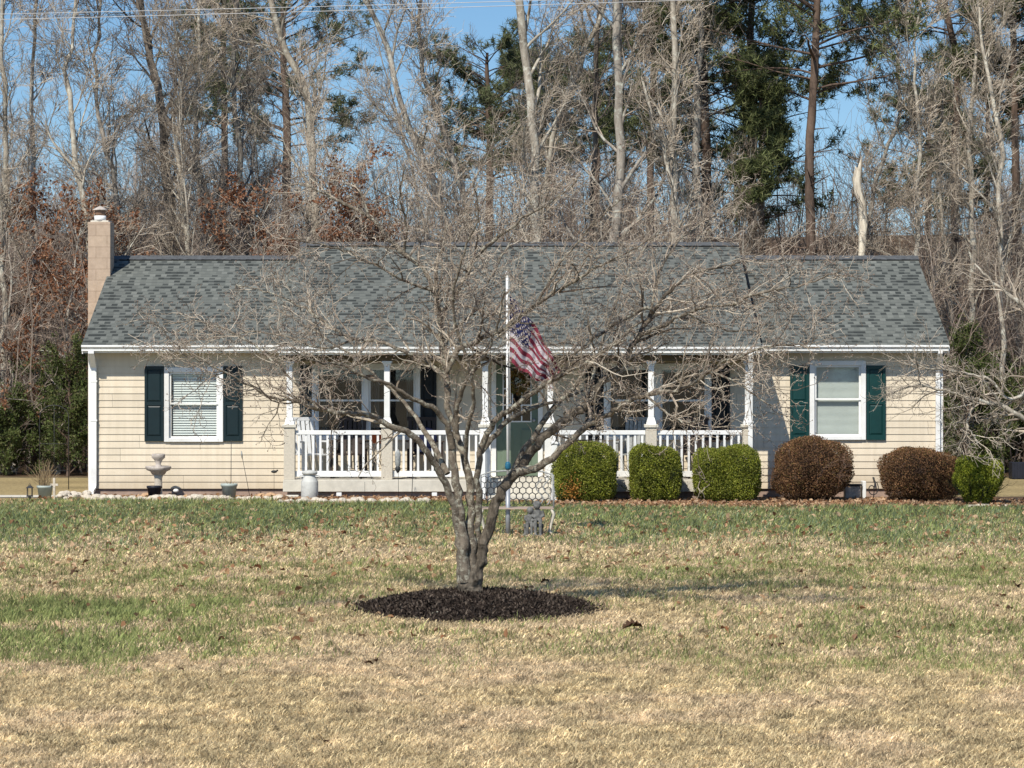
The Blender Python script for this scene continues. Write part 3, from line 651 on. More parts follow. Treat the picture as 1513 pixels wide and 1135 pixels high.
# ------------------------------------------------------------------ porch things
def chair(x, y, rz, m, label, wide=.52, rock=False, z=None):
    t = thing('porch_chair', label, 'chair', (x, y, szt if z is None else z), rz, 'chairs on the front porch'); w = wide/2
    s = MB()
    for k in range(5): s.box(-w, w, -.24+k*.096, -.24+k*.096+.08, .40, .42)
    s.build('seat', m, t)
    b = MB()
    for k in range(6):
        u = -w+.02+k*(wide-.04-.06)/5; b.add([(u, .24, .42), (u+.06, .24, .42), (u+.06, .38, 1.02), (u, .38, 1.02), (u, .26, .42), (u+.06, .26, .42), (u+.06, .40, 1.02), (u, .40, 1.02)], [(0, 1, 2, 3), (7, 6, 5, 4), (0, 4, 5, 1), (1, 5, 6, 2), (2, 6, 7, 3), (3, 7, 4, 0)])
    b.box(-w, w, .37, .41, .99, 1.05); b.build('backrest', m, t)
    for sx in (-1, 1):
        for yy in (-.22, .24): MB().box(sx*w-.022, sx*w+.022, yy-.022, yy+.022, 0, .62 if yy < 0 else .5).build('leg', m, t)
        MB().box(sx*w-.04, sx*w+.04, -.26, .30, .62, .645).build('armrest', m, t)
        if rock:
            MB().tube([(sx*w, -.45+.09*i, .012+.09*((i-5)/5)**2) for i in range(11)], .016, 6).build('rocker', m, t)
    return t
M['cw'] = mat('white_plastic', (.74, .75, .75), .5, 5, .08, 0); M['cb'] = mat('dark_wood_chair', (.05, .035, .03), .6, 8, .3, .1); M['cn'] = mat('navy_cushion', (.015, .02, .06), .9, 10, .3, .2)
chair(X(462, -.55), -.55, rad(25), M['cw'], 'white slatted porch chair at the left end of the porch')
chair(X(515, -.5), -.5, rad(-8), M['cb'], 'dark wooden rocking chair left of the second porch pier', rock=True)
chair(X(628, -.5), -.5, rad(10), M['cb'], 'dark rocking chair with navy cushion right of the second porch pier', rock=True)
cu = MB().ball((X(628, -.5), -.50, szt+.47), (.21, .2, .05), 14); cu = cu.ball((X(628, -.5)+.02, -.33, szt+.68), (.19, .06, .2), 14)
tag(cu.build('seat_cushion', M['cn']), 'navy cushion lying in a dark rocking chair', 'cushion')
chair(X(935, -.55), -.55, rad(-15), M['wiregrey'], 'thin grey metal chair behind the leftmost green shrub gap', .46)
chair(X(1035, -.5), -.5, rad(12), M['cb'], 'dark porch chair in front of the right porch window', rock=True)
t = thing('plant_stand', 'thin wire plant stand holding an orange pot beside the second pier', 'plant stand', (X(556, -.7), -.7, szt))
q = MB()
for i in range(3):
    a = i*2.1; q.tube([(.16*math.cos(a), .16*math.sin(a), 0), (.06*math.cos(a), .06*math.sin(a), .3), (.12*math.cos(a), .12*math.sin(a), .6)], .008, 6)
q.tube([(.12*math.cos(i*.524), .12*math.sin(i*.524), .6) for i in range(13)], .008, 6); q.build('frame', M['iron'], t)
fp = thing('flower_pot', 'small faded orange flower pot on the wire plant stand', 'flower pot', (X(556, -.7), -.7, szt+.6))
MB().lathe([(.075, 0), (.11, .16), (.12, .16), (.12, .19), (.1, .19), (.1, .15)], n=18).build('pot', M['redpot'], fp); MB().lathe([(.098, .145), (.02, .16)], n=18).build('soil', M['soil'], fp)
# wreath on door
rw = np.random.default_rng(5); a = rw.random(900)*2*np.pi; rr2 = .15+.035*rw.normal(size=900)
Pw = np.c_[(dx0+dx1)/2+rr2*np.cos(a), -.05+.02*rw.normal(size=900), 2.04+rr2*np.sin(a)]; V, Fq = cards(rw, Pw, .03, .06, 4)
wr = link('door_wreath', np_mesh('door_wreath', [(V, Fq, 0, None)], leafmat('wreath_leaves', [(.35, .12, .03), (.12, .12, .03), (.3, .2, .06), (.1, .05, .02)]))); tag(wr, 'round autumn wreath hanging on the green front door', 'wreath')

# ------------------------------------------------------------------ shrubs
def boxwood(px0, px1, pyt, pyb, Y, m, core, label, name='clipped_shrub', cat='shrub', n=44000, ex=2.6, leaf=(.017, .025), taper=.0, group=None, seed=1, twig=None, holes=0):
    r = np.random.default_rng(seed); x = X((px0+px1)/2, Y); w2 = (X(px1, Y)-X(px0, Y))/2; h = Z(pyt, Y)
    t = thing(name, label, cat, (x, Y, 0), 0, group); zc2 = h*.53; hz = h*.49
    def surf(n, k):
        d = norm(r.normal(size=(n, 3))); q = (np.abs(d[:, 0])**ex+np.abs(d[:, 1])**ex+np.abs(d[:, 2])**ex)**(-1/ex)
        lump = 1+.30*(fbm(d[:, 0]*3+seed*7+9, d[:, 2]*3+d[:, 1]*3+20, seed, 3)-.5)
        p = d*q[:, None]*(k*lump)[:, None]; f = 1-taper*np.clip(-p[:, 2], 0, 1)
        return np.c_[p[:, 0]*w2*f, p[:, 1]*w2*.92*f, zc2+p[:, 2]*hz], d
    P, d = surf(n, 1-.24*r.random(n)**1.6+.10*(r.random(n) < .02)*r.random(n)); ok = P[:, 2] > .01; P = P[ok]; d = d[ok]
    P[:, 2] += .035*h*np.sin(P[:, 0]/w2*2.3+seed*1.9)*(P[:, 2]/h); P[:, 0] += .04*w2*np.sin(P[:, 2]/h*5+seed*2.7)
    if holes:
        hn = fbm(P[:, 0]*9+40, P[:, 2]*9+P[:, 1]*9+40, seed+5, 2); ok = hn > holes; P = P[ok]; d = d[ok]
    V, Fq = cards(r, P, leaf[0], leaf[1], 4, d*.8+np.array([0, 0, .35]), .9)
    link('foliage', np_mesh('foliage', [(V, Fq, 0, None)], m), t)
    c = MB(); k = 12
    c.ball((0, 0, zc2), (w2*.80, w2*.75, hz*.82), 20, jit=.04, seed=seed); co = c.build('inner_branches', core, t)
    # bare stems
    S = np.tile(np.array([0, 0, .0]), (26, 1))+np.c_[r.normal(size=26)*.06, r.normal(size=26)*.06, np.zeros(26)]; dd = norm(np.c_[r.normal(size=(26, 2))*.55, np.ones(26)])
    ts = np.linspace(0, 1, 6)[None, :, None]; PP = S[:, None, :]+dd[:, None, :]*ts*h*.8; RR = np.tile(np.linspace(.014, .004, 6), (26, 1))
    P2, R2 = grow(r, PP, RR, 14, .35*h, .7, 4, .15, .05, .25, .5, .0025)
    prt = [(*tubes(PP, RR, 5), 0, None), (*tubes(P2, R2, 3), 0, None)]
    if twig:
        P3, R3 = grow(r, P2, R2, 7, .22, .6, 3, .2, .05, .2, .6, .0022); prt.append((*tubes(P3, R3, 3), 0, None))
    link('stems', np_mesh('stems', prt, twig or core), t); return t
m_box = leafmat('boxwood_leaves', [(.05, .08, .012), (.22, .25, .028), (.34, .37, .055), (.11, .155, .018), (.46, .45, .11)], .5, .3, .15, big=3)
m_box2 = leafmat('boxwood_leaves_bright', [(.12, .17, .016), (.29, .34, .035), (.42, .45, .07), (.18, .23, .024)], .5, .3, .15, big=3)
m_barb = leafmat('brown_shrub_leaves', [(.10, .05, .03), (.25, .135, .07), (.36, .21, .12), (.08, .035, .022), (.20, .16, .06)], .7, .15, .1, big=4)
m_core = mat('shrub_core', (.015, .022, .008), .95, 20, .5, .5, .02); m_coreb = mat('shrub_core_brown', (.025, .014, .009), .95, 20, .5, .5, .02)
m_twb = bark('shrub_twigs', (.10, .06, .045), (.24, .16, .12), 20, tone=0)
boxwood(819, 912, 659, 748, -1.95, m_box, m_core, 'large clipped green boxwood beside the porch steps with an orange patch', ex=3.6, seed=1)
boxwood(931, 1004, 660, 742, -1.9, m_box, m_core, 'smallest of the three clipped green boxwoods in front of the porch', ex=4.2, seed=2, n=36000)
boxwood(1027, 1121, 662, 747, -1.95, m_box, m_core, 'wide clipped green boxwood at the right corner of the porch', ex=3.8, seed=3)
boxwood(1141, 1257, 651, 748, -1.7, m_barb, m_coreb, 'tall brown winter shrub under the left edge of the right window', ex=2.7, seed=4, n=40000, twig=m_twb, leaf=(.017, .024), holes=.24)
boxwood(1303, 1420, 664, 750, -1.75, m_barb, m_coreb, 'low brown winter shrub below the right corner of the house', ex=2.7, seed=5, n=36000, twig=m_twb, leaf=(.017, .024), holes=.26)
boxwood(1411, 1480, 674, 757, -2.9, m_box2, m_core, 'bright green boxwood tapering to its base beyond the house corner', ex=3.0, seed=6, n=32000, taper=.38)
# orange dieback patch on the first shrub
rp = np.random.default_rng(8); npt = 260; Pp = np.c_[X(846, -2.4)+rp.normal(size=npt)*.09, -2.42+rp.normal(size=npt)*.03, .25+rp.normal(size=npt)*.09]; V, Fq = cards(rp, Pp, .02, .035, 4)
sh1 = [o for o in C.objects if o.name == 'clipped_shrub'][0]
o = link('dead_foliage', np_mesh('dead_foliage', [(V-np.array(sh1.location), Fq, 0, None)], leafmat('dead_leaves', [(.35, .15, .03), (.45, .22, .05), (.25, .1, .03)])), sh1)

# ------------------------------------------------------------------ garden things
def lathe_thing(name, label, cat, loc, prof, m, part='body', n=24, group=None):
    t = thing(name, label, cat, loc, 0, group); MB().lathe(prof, n=n).build(part, m, t); return t
def pot(px, pyt, pyb, wpx, m, label, soil=True):
    Y = -.82; D = Y+DC; x = X(px, Y); k = D/F; h = (pyb-pyt)*k; w2 = wpx*k/2
    t = thing('plant_pot', label, 'plant pot', (x, Y, 0))
    MB().lathe([(w2*.68, 0), (w2*.9, h*.82), (w2*.98, h*.84), (w2, h), (w2*.9, h), (w2*.86, h*.85), (w2*.6, .02)], n=28).build('pot', m, t)
    MB().lathe([(w2*.87, h*.86), (w2*.3, h*.9), (.001, h*.9)], n=20).build('soil', M['soil'], t); return t, h, w2
p1, h1, w1 = pot(66.5, 715, 736, 25, M['pot_grey'], 'grey pot of dead ornamental grass left of the house corner')
p2, h2, w2_ = pot(228, 714, 734.5, 23, M['pot_black'], 'black plastic pot in front of the birdbath')
p3, h3, w3 = pot(338.5, 713, 737, 25.5, M['pot_grey'], 'grey green pot with a thin stake under the left shutter')
def stalks(parent, n, h, sp, m, seed, z0=.0, lean=.35):
    r = np.random.default_rng(seed); S = np.c_[r.normal(size=(n, 2))*sp, np.full(n, z0)]; d = norm(np.c_[r.normal(size=(n, 2))*lean, np.ones(n)]); out = np.empty((n, 6, 3)); out[:, 0] = S; L = h*(.5+.6*r.random(n))/5
    for i in range(5): d = norm(d+r.normal(size=d.shape)*.12+np.array([0, 0, -.06])); out[:, i+1] = out[:, i]+d*L[:, None]
    V, Q = tubes(out, np.tile(np.linspace(.004, .002, 6), (n, 1)), 3); link('stalks', np_mesh('stalks', [(V, Q, 0, None)], m), parent)
stalks(p1, 70, .5, .05, M['straw'], 1, h1*.9); stalks(p3, 8, .12, .03, M['straw'], 2, h3*.9)
MB().tube([(.03, .02, h3*.7), (.035, .02, Z(650, -.6))], .006, 6).build('stake', M['iron'], p3)
# birdbath
bx_, by_ = X(234, -.62), -.62
t = thing('birdbath', 'two tiered grey concrete birdbath on a round pedestal', 'birdbath', (bx_, by_, 0))
zb1, zb2 = Z(690, by_), Z(671, by_)
MB().lathe([(.14, 0), (.14, .04), (.10, .06), (.072, .09), (.066, zb1-.20), (.085, zb1-.14)], n=20).build('pedestal', M['stone'], t)
MB().lathe([(.06, zb1-.15), (.11, zb1-.13), (.14, zb1-.08), (.20, zb1-.055), (.225, zb1-.005), (.215, zb1+.015), (.17, zb1), (.03, zb1-.02)], n=22, jit=.05).build('bowl', M['conc'], t)
MB().lathe([(.06, zb1-.02), (.055, zb1+.03), (.04, zb1+.045), (.075, zb2-.10), (.115, zb2-.06), (.12, zb2-.01), (.11, zb2+.005), (.03, zb2-.02)], n=22, jit=.05).build('upper_bowl', M['conc'], t)
# milk can
Y = -1.75; D = Y+DC; t = thing('milk_can', 'old whitewashed metal milk can with peeling paint in front of the porch', 'milk can', (X(457.5, Y), Y, 0)); k = D/F
MB().lathe([(.14, 0), (.146, .01), (.146, 30*k), (.14, 32*k), (.10, 38*k), (.098, 41*k)], n=28).build('body', M['can'], t)
MB().lathe([(.115, 41*k), (.135, 43*k), (.13, 46*k), (.05, 47.5*k), (.02, 48*k)], n=28).build('lid', M['can'], t)
for s in (-1, 1): MB().tube([(s*.12, 0, 34*k), (s*.165, 0, 36*k), (s*.165, 0, 39.5*k), (s*.10, 0, 40*k)], .008, 6).build('handle', M['can'], t)
# stake ornaments
def stake(px0, py0, px1, py1, Y, name, label, cat, m=M['iron'], top=None, r=.005):
    a = (X(px0, Y), Y, Z(py0, Y)); t = thing(name, label, cat, (a[0], Y, 0)); b = (X(px1, Y)-a[0], 0, Z(py1, Y))
    MB().tube([(0, 0, -.02), (b[0]*.5, 0, b[2]*.5), b], r, 6).build('stake', m, t)
    if top == 'cattail': MB().tube([(b[0], 0, b[2]-.02), (b[0]-.01, 0, b[2]+.05), (b[0]-.015, 0, b[2]+.11)], [.008, .016, .008], 8).build('cattail_head', M['wiregrey'], t)
    if top == 'bird':
        q = MB().ball((b[0], 0, b[2]), (.055, .022, .026), 10).ball((b[0]+.055, 0, b[2]+.02), .018, 8); q.add([(b[0]-.05, -.005, b[2]+.01), (b[0]-.05, .005, b[2]+.01), (b[0]-.12, .005, b[2]+.03), (b[0]-.12, -.005, b[2]+.03), (b[0]-.05, 0, b[2]-.012)], [(0, 1, 2, 3), (4, 3, 2)]); q.build('bird_figure', M['iron'], t)
    if top == 'feeder':
        MB().lathe([(.02, -.32), (.045, -.26), (.05, -.12), (.045, -.06), (.01, 0)], (b[0], -.05, b[2]), 14).build('seed_tube', M['wiregrey'], t)
        MB().lathe([(.01, -.40), (.05, -.34), (.04, -.30), (.015, -.28)], (b[0], -.05, b[2]), 14).build('base_tray', M['iron'], t)
        MB().tube([(b[0], 0, b[2]), (b[0], -.02, b[2]+.05), (b[0], -.05, b[2]+.04), (b[0], -.05, b[2]-.01)], .004, 6).build('hook', m, t)
    return t
stake(370, 737, 358, 676, -.6, 'garden_stake', 'thin leaning garden stake with a cattail head beside the grey pot', 'garden stake', top='cattail')
stake(405, 737, 405, 697, -.6, 'bird_stake', 'little metal bird on a wire stake beside the first porch pier', 'garden ornament', top='bird', r=.003)
stake(589, 740, 588, 664, -1.9, 'bird_feeder', 'grey tube bird feeder hanging on a thin stake before the second pier', 'bird feeder', top='feeder', r=.004)
stake(539, 740, 539, 712, -1.8, 'garden_stake', 'short thin garden stake with a small knob before the porch slab', 'garden stake', r=.003)
stake(608, 740, 610, 700, -1.8, 'garden_stake', 'short dark garden stake right of the second porch pier', 'garden stake', r=.006)
for px, py in ((501, 727), (642, 730)):
    D = 2.5*F/(py+8-HY); Y = max(D-DC, -1.75)
    t = thing('solar_light', 'small white solar light '+('left of' if px < 600 else 'right of')+' the second porch pier', 'garden light', (X(px, -1.6), -1.6, 0), 0)
    MB().box(-.045, .045, -.03, .03, .10, .16, bev=.006).build('lamp_head', M['white'], t); MB().box(-.01, .01, -.01, .01, -.01, .10).build('spike', M['iron'], t)
t = thing('solar_light', 'round white solar light beside the birdbath', 'garden light', (X(260, -.5), -.5, 0)); MB().ball((0, 0, .14), (.05, .05, .035), 14).build('lamp_head', M['white'], t); MB().box(-.008, .008, -.008, .008, -.01, .12).build('spike', M['iron'], t)
t = thing('garden_cross', 'small pale stone cross standing beside the left grey pot', 'garden ornament', (X(80, -.9), -.9, 0)); MB().box(-.02, .02, -.02, .02, 0, .38, bev=.004).build('upright', M['stone'], t); MB().box(-.07, .07, -.018, .018, .24, .28, bev=.004).build('crossbar', M['stone'], t)
t = thing('garden_lantern', 'small black garden lantern left of the left grey pot', 'lantern', (X(44, -.8), -.8, 0))
MB().box(-.05, .05, -.05, .05, .05, .075).box(-.045, -.035, -.045, -.035, .07, .2).box(.035, .045, -.045, -.035, .07, .2).box(-.045, -.035, .035, .045, .07, .2).box(.035, .045, .035, .045, .07, .2).build('frame', M['iron'], t); MB().frustum(0, 0, .13, .13, .2, .03, .03, .25).tube([(-.02, 0, .25), (0, 0, .28), (.02, 0, .25)], .005, 6).build('roof', M['iron'], t); MB().box(-.02, .02, -.02, .02, -.01, .05).build('spike', M['iron'], t)
# wire arch trellis
t = thing('garden_trellis', 'thin rusty wire arch trellis in front of the left evergreens', 'trellis', (X(80, 3.0), 3.0, 0)); q = MB()
hw = .27; q.tube([(-hw, 0, 0)]+[(-hw*math.cos(math.pi*i/12), 0, 1.35+.22*math.sin(math.pi*i/12)) for i in range(13)]+[(hw, 0, 0)], .008, 6)
q.tube([(0, 0, 0), (0, 0, 1.57)], .006, 6)
for z in (.35, .85): q.tube([(-hw, 0, z), (hw, 0, z)], .006, 6)
q.build('frame', M['iron'], t)
# stones
rs = random.Random(4)
def stone(x, y, r, m, label, z=0, grp=None, flat=.6):
    mb = MB().ball((0, 0, r*flat*.5), (r, r*.85, r*flat), 10, jit=.13, seed=rs.randint(0, 9999)); mb.sm = [False]*len(mb.sm)
    o = mb.build('stone', m); o.location = (x, y, z); o.rotation_euler = (0, 0, rs.random()*6); return tag(o, label, 'stone', grp)
for i in range(26): stone(X(rs.uniform(92, 128), -.9), -.9+rs.uniform(-.35, .3), rs.uniform(.05, .10), M['stone'], 'pale stone in the heap at the left house corner', rs.uniform(0, .09), 'pale stones heaped by the left corner')
for i in range(64):
    x = X(125+i*8.0+rs.uniform(-3, 3), -1.45); y = (-1.22 if x < sx0 else -2.18)+rs.uniform(-.10, .12)
    stone(x, y, rs.uniform(.06, .105), M['stone'], 'pale edging stone between lawn and flower bed', 0, 'edging stones along the left flower bed', .75)
for px, r in ((215, .12), (232, .09), (385, .11), (400, .13), (412, .10)): stone(X(px, -.6), -.55+rs.uniform(-.1, .1), r, M['stone_o'], 'orange tinted fieldstone against the cream wall', 0, 'orange fieldstones by the wall')
for px in (1432, 1452, 1468, 1484): stone(X(px, -3.4), -3.45+rs.uniform(-.06, .06), rs.uniform(.11, .17), M['stone'], 'flat pale stepping stone at the right end of the bed', 0, 'pale stepping stones', .25)
o = MB().box(-.12, .12, -.08, .08, 0, .11, bev=.012).build('splash_block', M['slab']); o.location = (X(432, -1.35), -1.45, .0); tag(o, 'pale concrete block at the left foot of the porch', 'concrete block')
# utility box & downspout extension, black planter on right
t = thing('utility_box', 'grey weathered box with white side panel between the brown shrubs', 'utility box', (X(1262, -1.2), -1.2, 0)); MB().box(-.17, .10, -.12, .12, 0, .26, bev=.012).build('body', M['conc'], t); MB().box(.13, .19, -.14, .14, 0, .34, bev=.006).build('side_panel', M['white'], t); MB().box(-.19, .12, -.14, .14, .26, .29, bev=.006).build('lid', M['pot_black'], t)
t = thing('garden_scroll', 'black iron scroll ornament leaning on the pink foundation', 'garden ornament', (X(1289, -.4), -.4, 0)); MB().tube([(.08*math.cos(a*.5)*(.3+a*.08), 0, .17+.1*math.sin(a*.5)*(.3+a*.08)) for a in range(0, 16)]+[(.02, 0, 0)], .009, 6).build('scroll', M['iron'], t)
t = thing('planter_box', 'low black planter box on the back lawn at the right', 'planter', (X(1497, 9), 7.6, 0)); mb = MB(); mb.box(-.3, .3, -.2, .2, .0, .34, bev=.01)
for k in range(6): mb.box(-.3+k*.11, -.25+k*.11, -.212, -.2, .02, .32)
mb.build('box', M['pot_black'], t)

# ------------------------------------------------------------------ flagpole and flag
FD = 40.4; FY = FD-DC; k = FD/F
t = thing('flagpole', 'slim white flagpole on a grey steel sleeve in the lawn', 'flagpole', ((750.5-CX)*k, FY, 0))
zt1 = CZ-(405-HY)*k; zj = CZ-(722-HY)*k
MB().tube([(0, 0, -.05), (0, 0, zj)], .033, 14).build('sleeve', M['galv'], t)
MB().tube([(-.0, 0, zj-.02), (-.015, 0, zt1)], [.019, .015], 12).build('pole', M['white'], t)
MB().ball((-.015, 0, zt1+.01), .026, 12).build('finial', M['white'], t)
zk = CZ-(689-HY)*k; MB().tube([(0, 0, zk-.05), (0, 0, zk-.02), (0, 0, zk+.03), (0, 0, zk+.06)], [.03, .042, .04, .028], 10).build('rope_cleat', M['blue'], t)
MB().tube([(.026, -.02, zk), (.03, -.03, 1.9), (.012, -.02, zt1-.03)], .003, 5).build('halyard', M['white'], t)
NU, NV = 90, 65
def flagpt(u, v):
    H_ = .90; top = (.72*u**.9, -1.00*u**1.1); bot = (.56*u**1.0, -.36*u**.8)
    a = (top[0]*(1-v)+bot[0]*v); b = top[1]*(1-v)+bot[1]*v-H_*v
    fold = (.02+.05*u)*math.sin(13*u+3.5*v)+.055*u*math.sin(29*u-6*v+1)
    return ((750.5-CX)*k+.02+a+.025*math.sin(22*v+5*u)*u, FY+fold, (CZ-(438-HY)*k)+b+.02*math.sin(17*u))
Vf = [flagpt(i/NU, j/NV) for j in range(NV+1) for i in range(NU+1)]; fb = MB(); fb.v = Vf
for j in range(NV):
    for i in range(NU):
        s = int(j/NV*13); mi = 0 if s % 2 == 0 else 1
        if i/NU < .4 and j/NV < 7/13: mi = 2
        q = j*(NU+1)+i; fb.f.append((q, q+NU+1, q+NU+2, q+1)); fb.mi.append(mi); fb.sm.append(True)
def fn(u, v):
    p = Vector(flagpt(u, v)); a = Vector(flagpt(u+.005, v))-p; b = Vector(flagpt(u, v+.005))-p; n = a.cross(b).normalized()
    return p, a.normalized(), b.normalized(), (n if n.y < 0 else -n)
for r_ in range(9):
    for c_ in range(6 if r_ % 2 == 0 else 5):
        u = .4*((c_+(.5 if r_ % 2 == 0 else 1))/6); v = 7/13*(r_+.6)/9.2; p, a, b, n = fn(u, v)
        for sd in (1, -1):
            vs = [p+n*.0035*sd]+[p+n*.0035*sd+(a*math.sin(q*math.pi/5)-b*math.cos(q*math.pi/5))*(.023 if q % 2 == 0 else .009) for q in range(10)]
            fb.add(vs, [(0, 1+q, 1+(q+1) % 10) for q in range(10)], 1)
fm = [leafmat('flag_red', [(.25, .045, .07), (.25, .045, .07)], .8, .1, .25), leafmat('flag_white', [(.52, .47, .50), (.52, .47, .50)], .8, .1, .25), leafmat('flag_blue', [(.018, .022, .075), (.018, .022, .075)], .8, .1, .2)]
tag(fb.build('flag', fm), 'limp stars and stripes flag hanging from the white flagpole', 'flag')

# ------------------------------------------------------------------ bench and statue
BD = 40.5; BYY = BD-DC; kb = BD/F; bcx = (764-CX)*kb
t = thing('garden_bench', 'old iron garden bench with honeycomb lattice back in front of the steps', 'bench', (bcx, BYY, 0)); hw = 54*kb; sz = CZ-(749-HY)*kb; tz = CZ-(697-HY)*kb
def sag(u): return .02*math.cos(u/hw*math.pi/2)
q = MB(); hr = .052; rowh = hr*1.5
for r_ in range(5):
    zc_ = sz+.06+r_*rowh; x = -hw+.05+(r_ % 2)*hr*.866
    while x < hw-.05:
        pts = [(x+hr*.95*math.cos(rad(60*i+30)), .20+.12*(zc_+hr*math.sin(rad(60*i+30))-sz), zc_+hr*.95*math.sin(rad(60*i+30))) for i in range(7)]
        q.tube(pts, .0055, 5, cap=False); x += hr*1.732
q.build('lattice_back', M['iron'], t)
q = MB(); q.tube([(-hw, .20, sz), (-hw, .25, tz-.06), (-hw*.7, .25, tz-.01), (0, .25, tz+.01), (hw*.7, .25, tz-.01), (hw, .25, tz-.06), (hw, .20, sz)], .013, 8); q.build('back_frame', M['wiregrey'], t)
q = MB()
for i in range(6): q.box(-hw, hw, -.2+i*.068, -.2+i*.068+.05, sz-.022, sz-.004)
q.build('seat', mat('faded_wood', (.42, .33, .27), .8, 12, .3, .3, sc=(.2, 1, 1)), t)
m_leg = mat('cream_leg', (.58, .54, .45), .7, 14, .25, .3)
for s in (-1, 1):
    for yy in (-.18, .20):
        MB().tube([(s*hw*.93, yy, sz-.02), (s*hw*1.0, yy+.01, sz*.75), (s*hw*.93, yy, sz*.4), (s*hw*.88, yy, sz*.12), (s*hw*.97, yy-.02, .01)], [.018, .022, .016, .014, .02], 8).build('leg', m_leg, t)
    q = MB(); q.tube([(s*hw, .24, sz+.30), (s*hw, .05, sz+.27), (s*hw, -.16, sz+.24), (s*hw, -.22, sz+.17), (s*hw, -.17, sz+.11), (s*hw, -.19, sz)], .012, 8)
    for cz_, rr3, yy in ((sz+.13, .07, -.03), (sz+.12, .05, .11), (sz+.05, .04, -.12)): q.tube([(s*hw, yy+rr3*math.cos(a*.45)*(1-a*.04), cz_+rr3*math.sin(a*.45)*(1-a*.04)) for a in range(15)], .007, 6)
    q.build('armrest', M['wiregrey'], t)
# lattice scrolls
q = MB(); 
for x0_ in (hw*.62, hw*.82):
    q.tube([(x0_+.05*math.sin(a*.5), .14, sz+.02+a*.026) for a in range(15)], .008, 6)
q.build('scroll_work', M['wiregrey'], t)
# statue: two seated children, one remeshed surface
sb = MB(); sx = (789-CX)*kb
def fig(cx_, cy_, s, leanx):
    z0 = .17*s
    sb.ball((cx_, cy_, z0+.075*s), (.055*s, .045*s, .085*s), 12); sb.ball((cx_+leanx*.03, cy_-.01, z0+.195*s), (.045*s, .047*s, .05*s), 12)
    sb.ball((cx_+leanx*.03, cy_+.008, z0+.21*s), (.052*s, .05*s, .045*s), 12)
    sb.tube([(cx_, cy_, z0+.13*s), (cx_+leanx*.02, cy_, z0+.17*s)], .022*s, 8)
    for a in (-1, 1):
        sb.tube([(cx_+a*.028*s, cy_, z0+.015*s), (cx_+a*.03*s, cy_-.09*s, z0+.02*s), (cx_+a*.03*s, cy_-.10*s, .04*s), (cx_+a*.03*s, cy_-.13*s, .02*s)], [.028*s, .024*s, .018*s, .016*s], 8)
        sb.tube([(cx_+a*.05*s, cy_, z0+.13*s), (cx_+a*.07*s, cy_-.02, z0+.07*s), (cx_+a*.03*s, cy_-.075*s, z0+.05*s)], [.02*s, .016*s, .013*s], 8)
fig(-.065, 0, .95, .4); fig(.05, 0, 1.15, -.4)
sb.box(-.15, .13, -.05, .06, .12, .165).box(-.14, -.10, -.04, .05, 0, .13).box(.08, .12, -.04, .05, 0, .13).box(-.16, .14, -.17, .08, -.01, .022)
st_o = sb.build('garden_statue', mat('mossy_statue', (.20, .20, .19), .9, 24, .5, .7, .01, dirt=(.06, .06, .06))); st_o.location = (sx, BYY-.35, 0)
rm = st_o.modifiers.new('remesh', 'REMESH'); rm.mode = 'VOXEL'; rm.voxel_size = .008; rm.use_smooth_shade = True
tag(st_o, 'small grey garden statue of two seated children in front of the bench', 'statue')

# ------------------------------------------------------------------ mulch ring, leaves
r = np.random.default_rng(3); NR, NA = 16, 72; vs = []; fs = []
for i in range(NR+1):
    f = i/NR
    for j in range(NA):
        a = 2*math.pi*j/NA; e = 1+.05*math.sin(3*a+1)+.03*math.sin(7*a)+.02*math.sin(17*a+2); zz = .16*(1-f**2)+.012*r.normal()*(f < .97)
        vs.append((TX+.08+1.17*e*f*math.cos(a), TY+1.4*e*f*math.sin(a), zz-.012+.0*f))
fs = [(i*NA+j, i*NA+(j+1) % NA, (i+1)*NA+(j+1) % NA, (i+1)*NA+j) for i in range(NR) for j in range(NA)]
mb = MB(); mb.add(vs, fs, 0, False); mu = mb.build('mulch_bed', mat('mulch_base', (.03, .02, .015), .95, 30, .5, .8, .02)); tag(mu, 'round bed of dark brown mulch around the bare tree', 'mulch')
n = 16000; a = r.random(n)*2*np.pi; f = np.sqrt(r.random(n))*(1+.10*r.random(n)**3); Pm = np.c_[TX+.08+1.19*f*np.cos(a), TY+1.42*f*np.sin(a), np.maximum(.16*(1-f**2), 0)+.004+.008*r.random(n)]
V, Fq = cards(r, Pm, .018, .045, 4, np.array([0, 0, .25]), .8)
link('bark_chips', np_mesh('bark_chips', [(V, Fq, 0, None)], leafmat('bark_chips', [(.014, .010, .009), (.04, .03, .024), (.14, .11, .088), (.02, .015, .012), (.055, .04, .032)], .9, .1)), mu)['kind'] = 'stuff'
def fallen_stick(px, py, L_, rz, label, z=.1):
    D = CZ*F/(py-HY)*1.0; o = MB().tube([(0, 0, 0), (L_*.4, .01, .012), (L_, -.02, .02)], [.009, .007, .004], 6).build('fallen_stick', bark_pale); o.location = ((px-CX)/F*D, D-DC, z); o.rotation_euler = (0, 0, rz); return tag(o, label, 'stick')
bark_pale = bark('pale_bark', (.20, .175, .14), (.50, .46, .39), 14, (.55, .56, .48), 0)
fallen_stick(710, 909, .16, rad(-40), 'short pale stick lying on the mulch right of the trunk'); fallen_stick(634, 915, .26, rad(35), 'long pale twig lying across the front of the mulch', .05)
m_leaf = leafmat('oak_leaves', [(.30, .16, .08), (.52, .33, .19), (.66, .47, .30), (.18, .08, .04), (.44, .25, .13)], .8, .15, .2)
